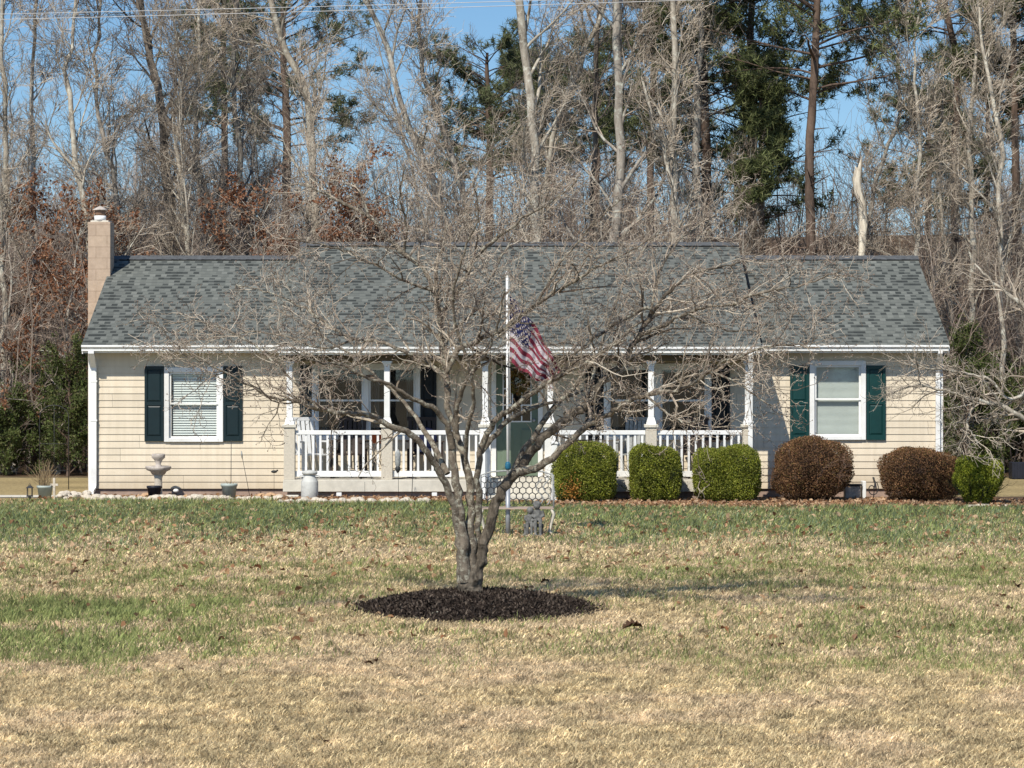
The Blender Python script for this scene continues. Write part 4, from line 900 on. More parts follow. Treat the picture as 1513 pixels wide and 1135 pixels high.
def leaf_field(P, name, label, w=.05, l=.075, sd=1, cat='leaves'):
    r = np.random.default_rng(sd); n = len(P); d = norm(np.c_[r.normal(size=(n, 2)), r.normal(size=n)*.45]); s = norm(np.cross(d, np.c_[r.normal(size=(n, 2))*.5, np.ones(n)])); nn = np.cross(s, d)
    W = (w*(.6+.7*r.random(n)))[:, None]; L = (l*(.6+.7*r.random(n)))[:, None]; cu = (.15+.35*r.random(n))[:, None]*L
    V = np.stack([P, P+d*L*.3+s*W*.5+nn*cu, P+d*L*.7+s*W*.35+nn*cu, P+d*L, P+d*L*.7-s*W*.35+nn*cu*.6, P+d*L*.3-s*W*.5+nn*cu*.6], 1); V[:, :, 2] += .004
    i = np.arange(n)[:, None]*6; Q1 = i+np.array([0, 1, 2, 3]); Q2 = i+np.array([0, 3, 4, 5])
    return tag(link(name, np_mesh(name, [(V.reshape(-1, 3), np.concatenate([Q1, Q2]), 0, None)], m_leaf)), label, cat, kind='stuff')
r = np.random.default_rng(17)
n = 15000; x = r.uniform(-.55, 9.4, n); y = -3.55+2.3*r.random(n)**.8; y = y+.22*np.sin(x*1.3); ok = ~((x < .75) & (y > -2.05)); ok &= (x > .6) | (y > -2.6)
Pb = np.c_[x, y, .02*r.random(n)][ok]
n2 = 3600; Pb = np.r_[Pb, np.c_[r.uniform(sx0, -.5, n2), r.uniform(-2.05, -1.25, n2), .05*r.random(n2)]]
n3 = 900; Pb = np.r_[Pb, np.c_[r.uniform(-7.6, sx0, n3), r.uniform(-1.0, -.1, n3), .02*r.random(n3)]]
leaf_field(Pb, 'leaf_litter', 'thick brown leaf litter in the flower beds along the house', sd=4)
NL = 9000; D = np.sqrt(r.random(NL)*(50**2-25**2)+25**2); P_ = np.c_[(r.random(NL)*2-1)*(D*.2+1), D-DC, .04*r.random(NL)]; keep = (r.random(NL) < fbm(P_[:, 0]*.8, P_[:, 1]*.5, 77, 3)*1.2) & (r.random(NL) < .22+.35*(D > 33)+.43*(D > 39)) & ~((P_[:, 1] > -3.5) & (P_[:, 0] > -.6))
leaf_field(P_[keep], 'fallen_leaves', 'brown fallen leaves sprinkled over the lawn before the house', .06, .08, sd=6)
# bed soil sheets
m_bed = mat('bed_soil', (.12, .075, .045), .95, 10, .5, .7, .02)
mb = MB(); xs_ = np.linspace(-.5, 9.6, 60); mb.add([(float(x), float(-3.75+.22*math.sin(x*1.3)) if x > .65 else -2.7, .012) for x in xs_]+[(float(x), -.0, .012) for x in xs_], [(i, i+1, 61+i, 60+i) for i in range(59)])
xs_ = np.linspace(-7.7, -.5, 40); mb.add([(float(x), -1.05 if x < sx0 else -2.1, .010) for x in xs_]+[(float(x), .0, .010) for x in xs_], [(i, i+1, 41+i, 40+i) for i in range(39)])
tag(mb.build('flower_bed', m_bed), kind='structure')
# path strip left
mb = MB(); mb.add([(-11.5, -.2, .012), (-7.9, -.2, .012), (-7.8, .6, .012), (-11.5, .6, .012)], [(0, 1, 2, 3)]); tag(mb.build('path', M['slab']), kind='structure')
# single leaves
big = [(110, 853, .11, 0), (380, 846, .12, 1), (935, 933, .20, 0), (1070, 938, .10, 1), (1140, 960, .07, 0), (1155, 960, .07, 0), (545, 988, .08, 0), (556, 983, .07, 0), (1502, 872, .10, 0), (860, 807, .08, 1), (185, 838, .08, 0), (1035, 862, .07, 1), (1045, 855, .07, 1), (268, 996, .05, 0), (1420, 826, .09, 1), (805, 866, .11, 0), (1350, 878, .06, 0), (655, 948, .06, 1), (483, 1104, .045, 0), (1230, 965, .05, 0), (960, 862, .05, 1), (1085, 852, .07, 1), (250, 922, .06, 0), (1490, 905, .08, 0)]
m_big = [leafmat('dark_leaf', [(.05, .03, .02), (.09, .05, .03)], .8, .1), leafmat('rust_leaf', [(.22, .09, .04), (.30, .14, .07)], .8, .1, .2)]
rl_ = random.Random(9)
for px, py, s, k_ in big:
    D = CZ*F/(py-HY); mb = MB(); nL = 9; out = []
    for i in range(nL+1):
        f = i/nL; wd = s*.42*math.sin(math.pi*min(1, f*1.02))**.6*(1 if i % 2 else .55); out.append((f, wd))
    vs = []
    for f, wd in out:
        cz_ = (.35 if s < .15 else .12)*s*math.sin(f*2.6); vs += [(f*s-s/2, -wd, cz_+wd*.6), (f*s-s/2, 0, cz_), (f*s-s/2, wd, cz_+wd*.8)]
    fs = []
    for i in range(nL): fs += [(3*i, 3*i+3, 3*i+4, 3*i+1), (3*i+1, 3*i+4, 3*i+5, 3*i+2)]
    mb.add(vs, fs); mb.tube([(s/2, 0, .02), (s*.75, .01, .05)], .002, 4)
    o = mb.build('fallen_leaf', m_big[k_]); o.location = ((px-CX)/F*D, D-DC, .022); o.rotation_euler = (rl_.uniform(-.3, .3), rl_.uniform(-.2, .2), rl_.uniform(0, 6.28))
    o.rotation_euler = (0, 0, .25) if s > .15 else o.rotation_euler
    tag(o, 'single curled dead oak leaf lying on the lawn' if (px, py) != (935, 933) else 'largest dark curled leaf on the straw lawn right of the mulch', 'leaf', 'single leaves on the lawn' if (px, py) != (935, 933) else None)

# ------------------------------------------------------------------ the foreground dogwood
DW_D = 28.5; KS = DW_D/F
limbs = [  # (points (px,py,width px), D0, D1)
 ([(694, 908, 58), (694, 890, 46), (694, 872, 40), (693, 855, 36), (692, 835, 26)], 28.5, 28.5),
 ([(684, 860, 22), (679, 794, 15), (671, 747, 14), (659, 716, 12), (646, 690, 11), (633, 672, 11), (614, 647, 11), (574, 627, 10), (533, 610, 9), (518, 611, 8.5), (470, 604, 7.5), (442, 594, 6.5), (401, 587, 5), (363, 566, 4), (329, 549, 3.5), (290, 530, 2.5), (250, 515, 2)], 28.5, 26.9),
 ([(688, 860, 22), (683, 790, 17), (677, 740, 16), (671, 694, 14), (667, 650, 14)], 28.45, 28.35),
 ([(668, 662, 14), (660, 628, 11), (640, 604, 9), (610, 590, 8), (580, 570, 6), (545, 560, 5), (505, 540, 4), (470, 535, 3), (430, 515, 2)], 28.35, 27.0),
 ([(696, 860, 22), (697, 790, 16), (696, 747, 15), (690, 690, 13), (676, 648, 12), (663, 605, 11), (660, 560, 10.5), (653, 508, 11), (650, 470, 10.5), (638, 422, 8.5), (621, 394, 8), (597, 374, 7.5), (573, 350, 7), (545, 319, 6.5), (511, 302, 5.5), (484, 288, 4.5), (442, 271, 3)], 28.5, 29.0),
 ([(652, 470, 8), (676, 429, 8), (700, 387, 8), (721, 360, 6.5), (748, 343, 5), (774, 320, 4.5), (803, 305, 3.5), (840, 280, 2.5), (860, 255, 2)], 28.7, 28.0),
 ([(674, 640, 10), (676, 610, 9), (684, 575, 9), (700, 545, 7), (720, 520, 5), (735, 480, 4), (745, 430, 3)], 28.45, 27.6),
 ([(659, 552, 8), (680, 517, 9), (705, 503, 9), (743, 486, 8.5), (791, 452, 7.5), (831, 425, 6), (851, 414, 5), (885, 392, 4), (930, 372, 3), (965, 350, 2)], 28.4, 27.4),
 ([(700, 850, 17), (707, 790, 11), (708, 747, 12), (705, 704, 11), (714, 654, 11), (734, 620, 10), (768, 593, 9), (791, 577, 8), (820, 560, 6), (850, 545, 5), (890, 520, 4), (925, 500, 3)], 28.6, 27.5),
 ([(710, 668, 11), (748, 624, 9), (795, 600, 7), (830, 590, 5), (870, 575, 3.5), (905, 560, 2.5)], 28.5, 29.7),
 ([(701, 868, 26), (708, 835, 20), (719, 790, 18), (731, 750, 18), (746, 717, 19), (768, 694, 17), (795, 654, 15), (828, 627, 15), (868, 597, 13), (893, 560, 11), (922, 532, 9.5), (943, 497, 8.5), (960, 470, 8), (981, 439, 7), (1001, 418, 6), (1036, 401, 4.5), (1070, 394, 3.5), (1097, 387, 3), (1130, 370, 2)], 28.5, 28.9),
 ([(943, 497, 6.5), (981, 480, 6), (1015, 463, 5.5), (1049, 453, 5), (1084, 449, 4.5), (1111, 436, 4.5), (1152, 427, 4), (1197, 418, 3), (1221, 408, 2.5), (1255, 395, 2)], 28.7, 27.7),
 ([(966, 462, 6), (960, 456, 6), (912, 477, 6), (877, 501, 5), (857, 518, 4), (835, 528, 3)], 28.7, 28.0),
 ([(764, 698, 16), (801, 687, 13), (828, 664, 12), (868, 630, 10), (895, 614, 9), (912, 604, 8.5), (953, 583, 8), (994, 578, 7), (1029, 563, 6), (1049, 549, 5), (1070, 535, 4.5), (1097, 525, 4), (1150, 510, 3), (1210, 515, 2)], 28.4, 27.2),
 ([(659, 559, 8), (628, 532, 7), (594, 518, 6.5), (559, 504, 6), (525, 501, 5.5), (490, 484, 5), (463, 463, 4), (430, 445, 3), (390, 430, 2), (350, 420, 2)], 28.5, 29.6),
 ([(640, 430, 5), (610, 420, 5), (570, 400, 4), (520, 375, 3.5), (470, 360, 3), (420, 350, 2)], 28.7, 27.8),
 ([(655, 500, 6), (690, 470, 5), (730, 400, 4.5), (760, 340, 3.5), (770, 290, 2.5), (765, 255, 2)], 28.6, 29.8),
 ([(650, 480, 6), (645, 400, 5.5), (660, 340, 4.5), (650, 290, 3.5), (655, 245, 2.5)], 28.6, 29.4),
 ([(597, 374, 5), (600, 330, 4), (590, 290, 3), (600, 245, 2)], 28.8, 28.2),
 ([(545, 319, 4), (530, 280, 3.5), (500, 250, 2.5), (480, 225, 2)], 28.9, 29.3),
 ([(868, 597, 8), (880, 540, 6), (900, 480, 5), (920, 420, 4), (950, 370, 3), (985, 330, 2)], 28.7, 29.8),
 ([(791, 452, 5), (820, 400, 4), (860, 350, 3.5), (900, 310, 2.5), (935, 285, 2)], 27.9, 27.3),
 ([(960, 470, 5), (975, 400, 4.5), (1010, 350, 3.5), (1050, 320, 2.5), (1085, 300, 2)], 28.8, 29.8),
 ([(1015, 463, 4), (1050, 480, 3.5), (1090, 490, 3), (1140, 475, 2)], 28.3, 29.2),
 ([(688, 684, 7), (689, 660, 8), (692, 630, 8), (700, 590, 7), (690, 530, 6), (670, 460, 5), (680, 390, 4), (705, 320, 3), (700, 265, 2)], 28.3, 26.6),
 ([(661, 700, 12), (630, 640, 9), (600, 600, 7), (560, 560, 5.5), (510, 520, 4), (450, 480, 3), (400, 455, 2)], 28.5, 30.4),
 ([(748, 717, 12), (790, 640, 10), (840, 580, 8), (890, 520, 6), (960, 470, 4), (1030, 440, 3), (1090, 420, 2)], 28.7, 30.6),
 ([(470, 604, 5), (430, 560, 4), (390, 520, 3.5), (340, 490, 3), (290, 475, 2), (240, 480, 2)], 27.4, 28.6),
 ([(525, 501, 4), (480, 515, 3.5), (430, 500, 3), (380, 490, 2.5), (320, 500, 2), (270, 505, 2)], 29.0, 29.4),
 ([(953, 583, 5), (985, 610, 4), (1010, 625, 3), (1035, 620, 2)], 27.7, 27.2),
 ([(1049, 549, 4), (1080, 560, 3.5), (1110, 580, 3), (1140, 600, 2)], 27.6, 27.5),
]
rd = np.random.default_rng(42); TR = []; segP = []; segR = []
for pts, D0, D1 in limbs:
    n = len(pts); rows = []
    for i, (px, py, wd) in enumerate(pts):
        D = D0+(D1-D0)*(i/(n-1))**1.3; x, y, z = PT(px, py, D); rows.append((x-TX, y-TY, z, wd*.43*D/F))
    A = resample(rows, max(10, n*4), rd, .0); A[3:, :3] += rd.normal(size=(len(A)-3, 3))*(.006+.25*A[3:, 3:4]*.3)
    TR.append(A)
prt = []
for A in TR:
    s = 12 if A[0, 3] > .045 else 8; prt.append((*tubes(A[None, :, :3], A[None, :, 3], s, rd, .035 if s == 12 else .05), 0, None))
    th = A[:, 3]
    # pieces thinner than 7 cm carry side shoots
    idxs = [i for i in range(len(A)-4) if th[i] < .055]
    for i in idxs[::3]: B = resample(A[i:i+5], 5); segP.append(B[:, :3]); segR.append(B[:, 3])
m_dog = bark('dogwood_bark', (.028, .022, .017), (.19, .16, .125), 16, (.32, .30, .235), 0, .35, .67)
m_dogl = bark('dogwood_limb_bark', (.06, .048, .037), (.27, .228, .178), 14, (.42, .40, .32), 0, 1, .58)
m_dogt = leafmat('dogwood_twigs', [(.05, .036, .028), (.38, .31, .24), (.58, .51, .41), (.12, .085, .065)], .85, .1)
segP = np.array(segP); segR = np.array(segR)
prt2 = []
for i, A in enumerate(TR): pass
dog = thing('dogwood_tree', 'bare multi-stemmed tree with lichen-spotted limbs in a ring of mulch', 'tree', (TX, TY, 0))
thick = [p for p, A in zip(prt, TR) if A[0, 3] > .065]
tk = link('trunk', np_mesh('trunk', thick, m_dog, True), dog)
# close tube ends so the voxel remesh sees solids, then fuse the stems into one skin
import bmesh
bm = bmesh.new(); bm.from_mesh(tk.data); bmesh.ops.holes_fill(bm, edges=[e for e in bm.edges if e.is_boundary], sides=20); bmesh.ops.recalc_face_normals(bm, faces=bm.faces); bm.to_mesh(tk.data); bm.free()
rm = tk.modifiers.new('fuse', 'REMESH'); rm.mode = 'VOXEL'; rm.voxel_size = .008; rm.use_smooth_shade = True
tx = bpy.data.textures.new('bark_relief', 'CLOUDS'); tx.noise_scale = .045; tx.noise_depth = 3
dm = tk.modifiers.new('relief', 'DISPLACE'); dm.texture = tx; dm.strength = .018; dm.mid_level = .5; dm.texture_coords = 'LOCAL'
for p, A in zip(prt, TR):
    if A[0, 3] <= .065: link('limb', np_mesh('limb', [p], m_dogl, True), dog)
def s2px(P): D = P[:, 1]+TY+DC; return (P[:, 0]+TX)*F/D+CX, HY-(P[:, 2]-CZ)*F/D
cx_, cy_ = s2px(segP[:, 2]); keep = rd.random(len(segP)) > np.where((cy_ > 560) & (np.abs(cx_-700) < 190), .68, 0)*np.clip((cy_-545)/40, 0, 1)+.14
keep &= ~((cy_ > 650) & (np.abs(cx_-705) < 130))
segP = segP[keep]; segR = segR[keep]
L1, q1 = grow(rd, segP, segR, 2, .60, .85, 7, .20, .035, .1, .58, .0042, 0, .3)
L2, q2 = grow(rd, L1, q1, 6, .33, .9, 5, .34, .05, .15, .6, .0030, .3, .35)
L3, q3 = grow(rd, L2, q2, 5, .15, .95, 5, .45, .07, .15, .65, .0024, .2, .35)
L3b, q3b = grow(rd, segP, segR, 2, .22, 1.0, 4, .25, .05, 0, .3, .003, 0, .3)
tips = np.concatenate([L3[:, -1], L2[:, -1]]); tips = tips[rd.random(len(tips)) < .75]
n = len(tips); oc = np.array([[1, 0, 0], [-1, 0, 0], [0, 1, 0], [0, -1, 0], [0, 0, 1.4], [0, 0, -1.2]])*.0058
Vb = (tips[:, None, :]+oc[None]*(.7+.6*rd.random((n, 1, 1)))).reshape(-1, 3); of = np.array([[0, 2, 4], [2, 1, 4], [1, 3, 4], [3, 0, 4], [2, 0, 5], [1, 2, 5], [3, 1, 5], [0, 3, 5]]); Fb = (np.arange(n)[:, None, None]*6+of[None]).reshape(-1, 3)
print('dogwood twigs', len(L1), len(L2), len(L3))
cr = link('crown', np_mesh('crown', [(*tubes(L1, q1, 5), 0, None), (*tubes(L2, q2, 4), 0, None), (*tubes(L3, q3, 3), 0, None), (*tubes(L3b, q3b, 3), 0, None), (Vb, Fb, 1, None)], [m_dogt, leafmat('buds', [(.34, .26, .21), (.24, .17, .14)], .8, .1)]), dog)

# ------------------------------------------------------------------ woods
m_b1 = bark('grey_bark', (.14, .12, .10), (.40, .36, .31), 5, (.46, .46, .40), .5, .25)
m_b2 = bark('pale_tree_bark', (.20, .17, .135), (.50, .45, .37), 7, (.56, .54, .46), .3, .25)
m_b3 = bark('pine_bark', (.05, .037, .03), (.17, .12, .092), 7, None, .3, .3)
m_b4 = bark('dark_bark', (.07, .058, .05), (.24, .205, .17), 5, None, .4, .25)
m_t1 = leafmat('forest_twigs', [(.10, .07, .05), (.42, .355, .285), (.21, .165, .13), (.57, .505, .42)], .9, .1, 0, .4)
m_t2 = leafmat('pale_forest_twigs', [(.16, .125, .095), (.56, .48, .38), (.30, .245, .19), (.64, .56, .46)], .9, .1, 0, .3)
m_far = leafmat('hazed_far_twigs', [(.24, .21, .195), (.46, .41, .37), (.34, .30, .275)], .9, .1)  # distance haze put into the colour: paler, greyer twigs
def bare(seed, trunk, dens=1.0, L=2.6, sides=8, t0=.25, ang=.75, lev=4, twig=.006, up=.06):
    r = np.random.default_rng(seed); A = resample(trunk, 26, r, .03); P = A[None, :, :3]; R = A[None, :, 3]
    tr = [(*tubes(P, R, sides, r, .03), 0, None)]
    P1, R1 = grow(r, P, R, int(22*dens), L, ang, 9, .10, up, t0, .48, .012, .45, .2); tr.append((*tubes(P1, R1, 5), 0, None))
    P2, R2 = grow(r, P1, R1, 8, L*.42, .7, 6, .14, up*.8, .15, .5, .008, .3, .25)
    P3, R3 = grow(r, P2, R2, 6, L*.22, .65, 4, .18, up*.8, .15, .55, twig, .3, .3)
    cr = [(*tubes(P2, R2, 4), 0, None), (*tubes(P3, R3, 3), 0, None)]
    if lev > 3:
        P4, R4_ = grow(r, P3, R3, 3, L*.12, .6, 3, .2, .03, .2, .6, twig*.75, .3, .3); cr.append((*tubes(P4, R4_, 3), 0, None))
    return tr, cr
def trunkpath(seed, h, r0, fork=0):
    r = random.Random(seed); x = y = 0; pts = [(0, 0, -.2, r0*1.25), (0, 0, .3, r0*1.05)]; dx, dy = r.uniform(-.08, .08), r.uniform(-.05, .05)
    for i in range(1, 9): dx += r.uniform(-.06, .06); dy += r.uniform(-.04, .04); x += dx*h/8; y += dy*h/8; pts.append((x, y, h*i/8, r0*(1-i/8.6)**.8))
    return pts
def add_tree(name, label, tr, cr, mt, mc, loc=(0, 0, 0), group=None, cat='tree'):
    t = thing(name, label, cat, loc, 0, group); link('trunk', np_mesh('trunk', tr, mt, True), t); link('crown', np_mesh('crown', cr, mc), t); return t
# traced trees
TT = [
 ([(258, 372, 15), (248, 250, 15), (240, 176, 14), (225, 106, 12), (211, 0, 10)], 66, m_b4, 'dark forked tree rising behind the left wing ridge', m_t1, 2.4),
 ([(330, 372, 13), (317, 338, 13), (292, 254, 12), (268, 211, 11), (234, 141, 10), (215, 60, 7), (205, 10, 5)], 65, m_b4, 'dark tree leaning left behind the left wing roof', m_t1, 2.0),
 ([(300, 372, 10), (297, 280, 9), (292, 180, 8), (298, 80, 6), (296, 0, 5)], 64, m_b2, 'pale straight trunk behind the middle of the left wing', m_t2, 2.0),
 ([(278, 372, 8), (270, 300, 8), (262, 220, 7), (268, 120, 5), (255, 20, 4)], 63, m_b2, 'thin pale stem close to the dark forked tree', m_t2, 1.8),
 ([(464, 362, 13), (462, 260, 13), (458, 197, 13), (447, 116, 12), (419, 70, 11), (402, 7, 10), (392, -60, 7)], 64, m_b2, 'pale barked tree bending left above the left wing ridge', m_t2, 2.6),
 ([(662, 355, 11), (646, 284, 11), (610, 204, 11), (592, 153, 10), (570, 55, 9), (534, 0, 8), (515, -60, 5)], 63, m_b1, 'grey tree leaning left behind the centre roof', m_t2, 2.6),
 ([(700, 355, 10), (686, 287, 11), (654, 189, 10), (632, 130, 9), (620, 60, 7), (625, -30, 5)], 64, m_b1, 'grey trunk leaning left just beside the centre of the roof', m_t2, 2.4),
 ([(791, 360, 15), (788, 236, 15), (783, 145, 15), (777, 102, 15), (768, 0, 14), (764, -80, 10)], 62, m_b2, 'thick pale trunk standing behind the flagpole', m_t2, 2.8),
 ([(800, 300, 9), (806, 255, 9), (832, 153, 9), (879, 47, 8), (905, -20, 5)], 64, m_b2, 'pale trunk leaning steeply right beside the thick pale one', m_t2, 2.0),
 ([(905, 362, 17), (910, 320, 17), (919, 218, 16), (912, 109, 15), (908, 0, 14), (905, -90, 10)], 62.5, m_b1, 'thick grey trunk behind the right half of the centre roof', m_t1, 2.8),
 ([(872, 362, 9), (874, 309, 9), (879, 164, 9), (883, 40, 9), (888, -60, 6)], 66, m_b4, 'dark thin trunk left of the thick grey one', m_t1, 2.4),
 ([(994, 362, 11), (995, 275, 11), (996, 130, 11), (996, 0, 10), (1000, -80, 7)], 62, m_b2, 'cream barked tree with steep forks left of the dark pines', m_t2, 2.4),
 ([(996, 290, 8), (991, 260, 8), (974, 200, 7), (959, 167, 6), (950, 120, 4)], 61.8, m_b2, 'short cream stem slanting left from the cream tree foot', m_t2, 1.2),
 ([(1032, 362, 14), (1030, 260, 14), (1030, 150, 12), (1034, 60, 10), (1030, -60, 7)], 64, m_b1, 'greyish brown trunk in front of the dark pines', m_t2, 2.2),
 ([(1278, 372, 7), (1281, 335, 7), (1296, 268, 7), (1322, 194, 6), (1333, 138, 6), (1318, 70, 5), (1308, 30, 3)], 63, m_b1, 'thin grey tree leaning right over the broken snag', m_t1, 2.0),
 ([(1437, 500, 10), (1437, 357, 10), (1434, 208, 8), (1440, 110, 6), (1445, 0, 4)], 62, m_b2, 'pale slender tree just right of the right gable', m_t2, 1.9),
 ([(1480, 500, 9), (1477, 350, 9), (1471, 167, 8), (1455, 90, 6), (1448, 10, 4)], 61.5, m_b2, 'pale slender tree near the right edge of the wood', m_t2, 2.0),
 ([(1356, 420, 8), (1352, 330, 8), (1360, 230, 6), (1350, 120, 5), (1360, 10, 3)], 62, m_b2, 'thin pale tree over the top of the right gable', m_t2, 1.8),
 ([(5, 500, 10), (4, 300, 9), (8, 150, 8), (2, 0, 6)], 62, m_b2, 'pale straight trunk at the far left edge', m_t2, 2.0),
 ([(55, 480, 8), (52, 300, 8), (46, 150, 7), (54, 0, 5)], 63, m_b1, 'grey slim trunk left of the chimney above rusty leaves', m_t1, 1.9),
 ([(135, 400, 12), (128, 330, 11), (112, 230, 10), (100, 130, 8), (110, 20, 5)], 62, m_b2, 'pale trunk bending left directly behind the chimney', m_t2, 2.2),
 ([(178, 378, 9), (170, 270, 8), (150, 190, 7), (140, 90, 6), (150, 0, 4)], 64, m_b1, 'grey trunk just right of the chimney', m_t1, 2.2),
 ([(360, 372, 11), (356, 230, 10), (345, 120, 9), (352, 0, 7)], 66, m_b1, 'straight grey trunk between chimney and centre roof', m_t1, 2.2),
]
for i, (pts, D, mt, lab, mc, L) in enumerate(TT):
    rows = []
    px0, py0, w0 = pts[0]; zb_ = PT(px0, py0, D)[2]
    x0 = PT(px0, py0, D)[0]; rows.append((0, 0, -.2, w0*1.25/2*D/F))
    for (px, py, wd) in pts: x, y, z = PT(px, py, D); rows.append((x-x0, random.uniform(-.1, .1), z, wd*.43*D/F))
    if pts[-1][1] < 60 and wd > 4:
        rows.append((rows[-1][0]+.2, .2, rows[-1][2]+2.2, .03))
    zt_ = rows[-1][2]; t0 = min(.75, max(.22, 3.2/zt_)); tr, cr = bare(100+i, rows, .9 if L > 1.5 else .5, L, 9, t0, .6 if mc is m_t2 else .75, 4 if L > 1.5 else 3, .0058)
    add_tree('bare_tree', lab, tr, cr, mt, mc, (x0, D-DC, 0))
# snag
D = 62; rows = []; x0 = PT(1272, 380, D)[0]; rows.append((0, 0, -.2, .11)); kz = D/F
for px, py, wd in ((1272, 378, 11), (1275, 350, 11), (1277, 324, 13), (1272, 295, 12), (1266, 268, 12.5), (1268, 252, 11)): x, y, z = PT(px, py, D); rows.append((x-x0, 0, z, wd/2*kz))
rg = np.random.default_rng(4); A = resample(rows, 30, rg, .012); t = thing('dead_snag', 'bleached cream dead trunk with a broken top behind the right wing', 'dead tree', (x0, D-DC, 0))
mbk = bark('bleached_wood', (.30, .24, .18), (.80, .72, .58), 9, None, 0, .12)
link('trunk', np_mesh('trunk', [(*tubes(A[None, :, :3], A[None, :, 3], 11, rg, .09), 0, None)], mbk, True), t)
q = MB(); tp = A[-1]
for (dx, h, w) in ((-.05, .10, .035), (.02, .16, .04), (.055, .30, .035), (.035, .22, .03), (-.02, .07, .04)): q.tube([(tp[0]+dx, 0, tp[2]-.15), (tp[0]+dx, .01, tp[2]+h*.4), (tp[0]+dx*1.25, .0, tp[2]+h)], [w, w*.7, .004], 5)
q.build('splintered_top', mbk, t)
q = MB()
for (i, dx, dz) in ((8, -.22, .12), (15, .2, .15), (21, -.15, .16)): q.tube([tuple(A[i, :3]), (A[i, 0]+dx*.6, -.03, A[i, 2]+dz*.7), (A[i, 0]+dx, -.04, A[i, 2]+dz)], [.022, .015, .008], 5)
q.build('branch_stub', mbk, t)['kind'] = 'stuff'
# generic bare trees: prototypes copied
rg = random.Random(21); protos = []
for i in range(7):
    tr, cr = bare(300+i, trunkpath(50+i, rg.uniform(11, 15), rg.uniform(.07, .12)), 1.0, rg.uniform(1.7, 2.5), 7, .18, .6, 4, .0058, .08)
    protos.append((np_mesh('trunk', tr, m_b1 if i % 3 else m_b2, True), np_mesh('crown', cr, m_t1 if i % 2 else m_t2)))
LBL = 'slim bare deciduous tree crowded among the woods behind the house'; GRP = 'bare trees of the woods behind the house'
def place(k, x, y, s, rz):
    t = thing('bare_tree', LBL, 'tree', (x, y, 0), rz, GRP); t.scale = (s, s, s*rg.uniform(.9, 1.15))
    a = link('trunk', protos[k][0], t); b = link('crown', protos[k][1], t)
N_ = 0
for row, (y0, y1, step) in enumerate(((10.5, 14, 1.9), (14, 19, 1.75), (19, 25, 1.8), (25, 32, 2.1))):
    x = -17-row*1.5
    while x < 18+row*1.5:
        y = rg.uniform(y0, y1); D = y+DC; px = x*F/D+CX
        skip = (1120 < px < 1400 and row in (1, 2, 3) and rg.random() < .72) or (690 < px < 770 and rg.random() < .6) or (1120 < px < 1260 and row == 0)
        s = rg.uniform(.38, .72) if not (1100 < px < 1400) else rg.uniform(.38, .58)
        skip = skip or rg.random() < (.22 if px < 1120 else .1)
        if not skip: place(rg.randrange(7), x, y, s, rg.uniform(0, 6.28)); N_ += 1
        x += step*rg.uniform(.7, 1.3)
print('generic trees', N_)
# far wood: one mass
rf = np.random.default_rng(77); prt = []
base = []
for i in range(4):
    A = resample(trunkpath(80+i, 13, .12), 10, rf, .02); P = A[None, :, :3]; R = A[None, :, 3]
    P1, R1 = grow(rf, P, R, 18, 2.6, .6, 5, .1, .08, .15, .5, .02, .4, .2); P2, R2 = grow(rf, P1, R1, 8, 1.2, .65, 3, .15, .06, .1, .5, .013, .3, .3); P3, R3 = grow(rf, P2, R2, 6, .6, .6, 2, .2, .04, .1, .6, .009, .3, .3)
    base.append([tubes(P, R, 5), tubes(P1, R1, 3), tubes(P2, R2, 3), tubes(P3, R3, 3)])
for i in range(165):
    y = rf.uniform(34, 75); x = rf.uniform(-.30, .30)*(y+DC); D = y+DC; px = x*F/D+CX; s = rf.uniform(.40, .74)
    if 1090 < px < 1420: s *= .55
    if 680 < px < 780: s *= .7
    a = rf.uniform(0, 6.28); ca, sa = math.cos(a), math.sin(a); Rm = np.array([[ca, -sa, 0], [sa, ca, 0], [0, 0, 1]])*s
    for V, Q in base[i % 4]: prt.append((V@Rm.T+np.array([x, y, 0]), Q, 0, None))
tag(link('far_woods', np_mesh('far_woods', prt, m_far)), 'hazy grey brown mass of distant bare woods', 'woods', kind='stuff'); del prt
# understory brush
def brush(n, y0, y1, hmin, hmax, xr, seed, m, name, label, xf=None):
    r = np.random.default_rng(seed); y = r.uniform(y0, y1, n); x = r.uniform(xr[0], xr[1], n)*(y+DC)
    if xf is not None: k = xf(x, y); x = x[k]; y = y[k]; n = len(x)
    h = r.uniform(hmin, hmax, n); d = norm(np.c_[r.normal(size=(n, 2))*.22, np.ones(n)]); out = np.empty((n, 9, 3)); out[:, 0] = np.c_[x, y, np.zeros(n)-.05]
    for i in range(8): d = norm(d+r.normal(size=d.shape)*.10); out[:, i+1] = out[:, i]+d*(h/8)[:, None]
    R = (h*.0055)[:, None]*np.linspace(1, .2, 9)[None, :]
    P1, R1 = grow(r, out, R, 8, h*.36, .65, 5, .15, .06, .15, .55, .006, .4, .25); P2, R2 = grow(r, P1, R1, 6, np.repeat(h, 8)*.13, .7, 3, .2, .05, .15, .6, .005, .3, .3)
    return tag(link(name, np_mesh(name, [(*tubes(out, R, 4), 0, None), (*tubes(P1, R1, 3), 0, None), (*tubes(P2, R2, 3), 0, None)], m)), label, 'undergrowth', kind='stuff')
m_br1 = leafmat('brush_twigs', [(.10, .07, .055), (.40, .32, .26), (.22, .16, .125), (.50, .42, .35)], .9, .1); m_br2 = leafmat('dark_brush_twigs', [(.09, .065, .05), (.26, .20, .155), (.16, .12, .095)], .9, .1)
brush(1100, 9.6, 20, 2.2, 5.6, (-.24, .24), 5, m_br1, 'undergrowth', 'tangle of thin bare saplings at the edge of the woods')
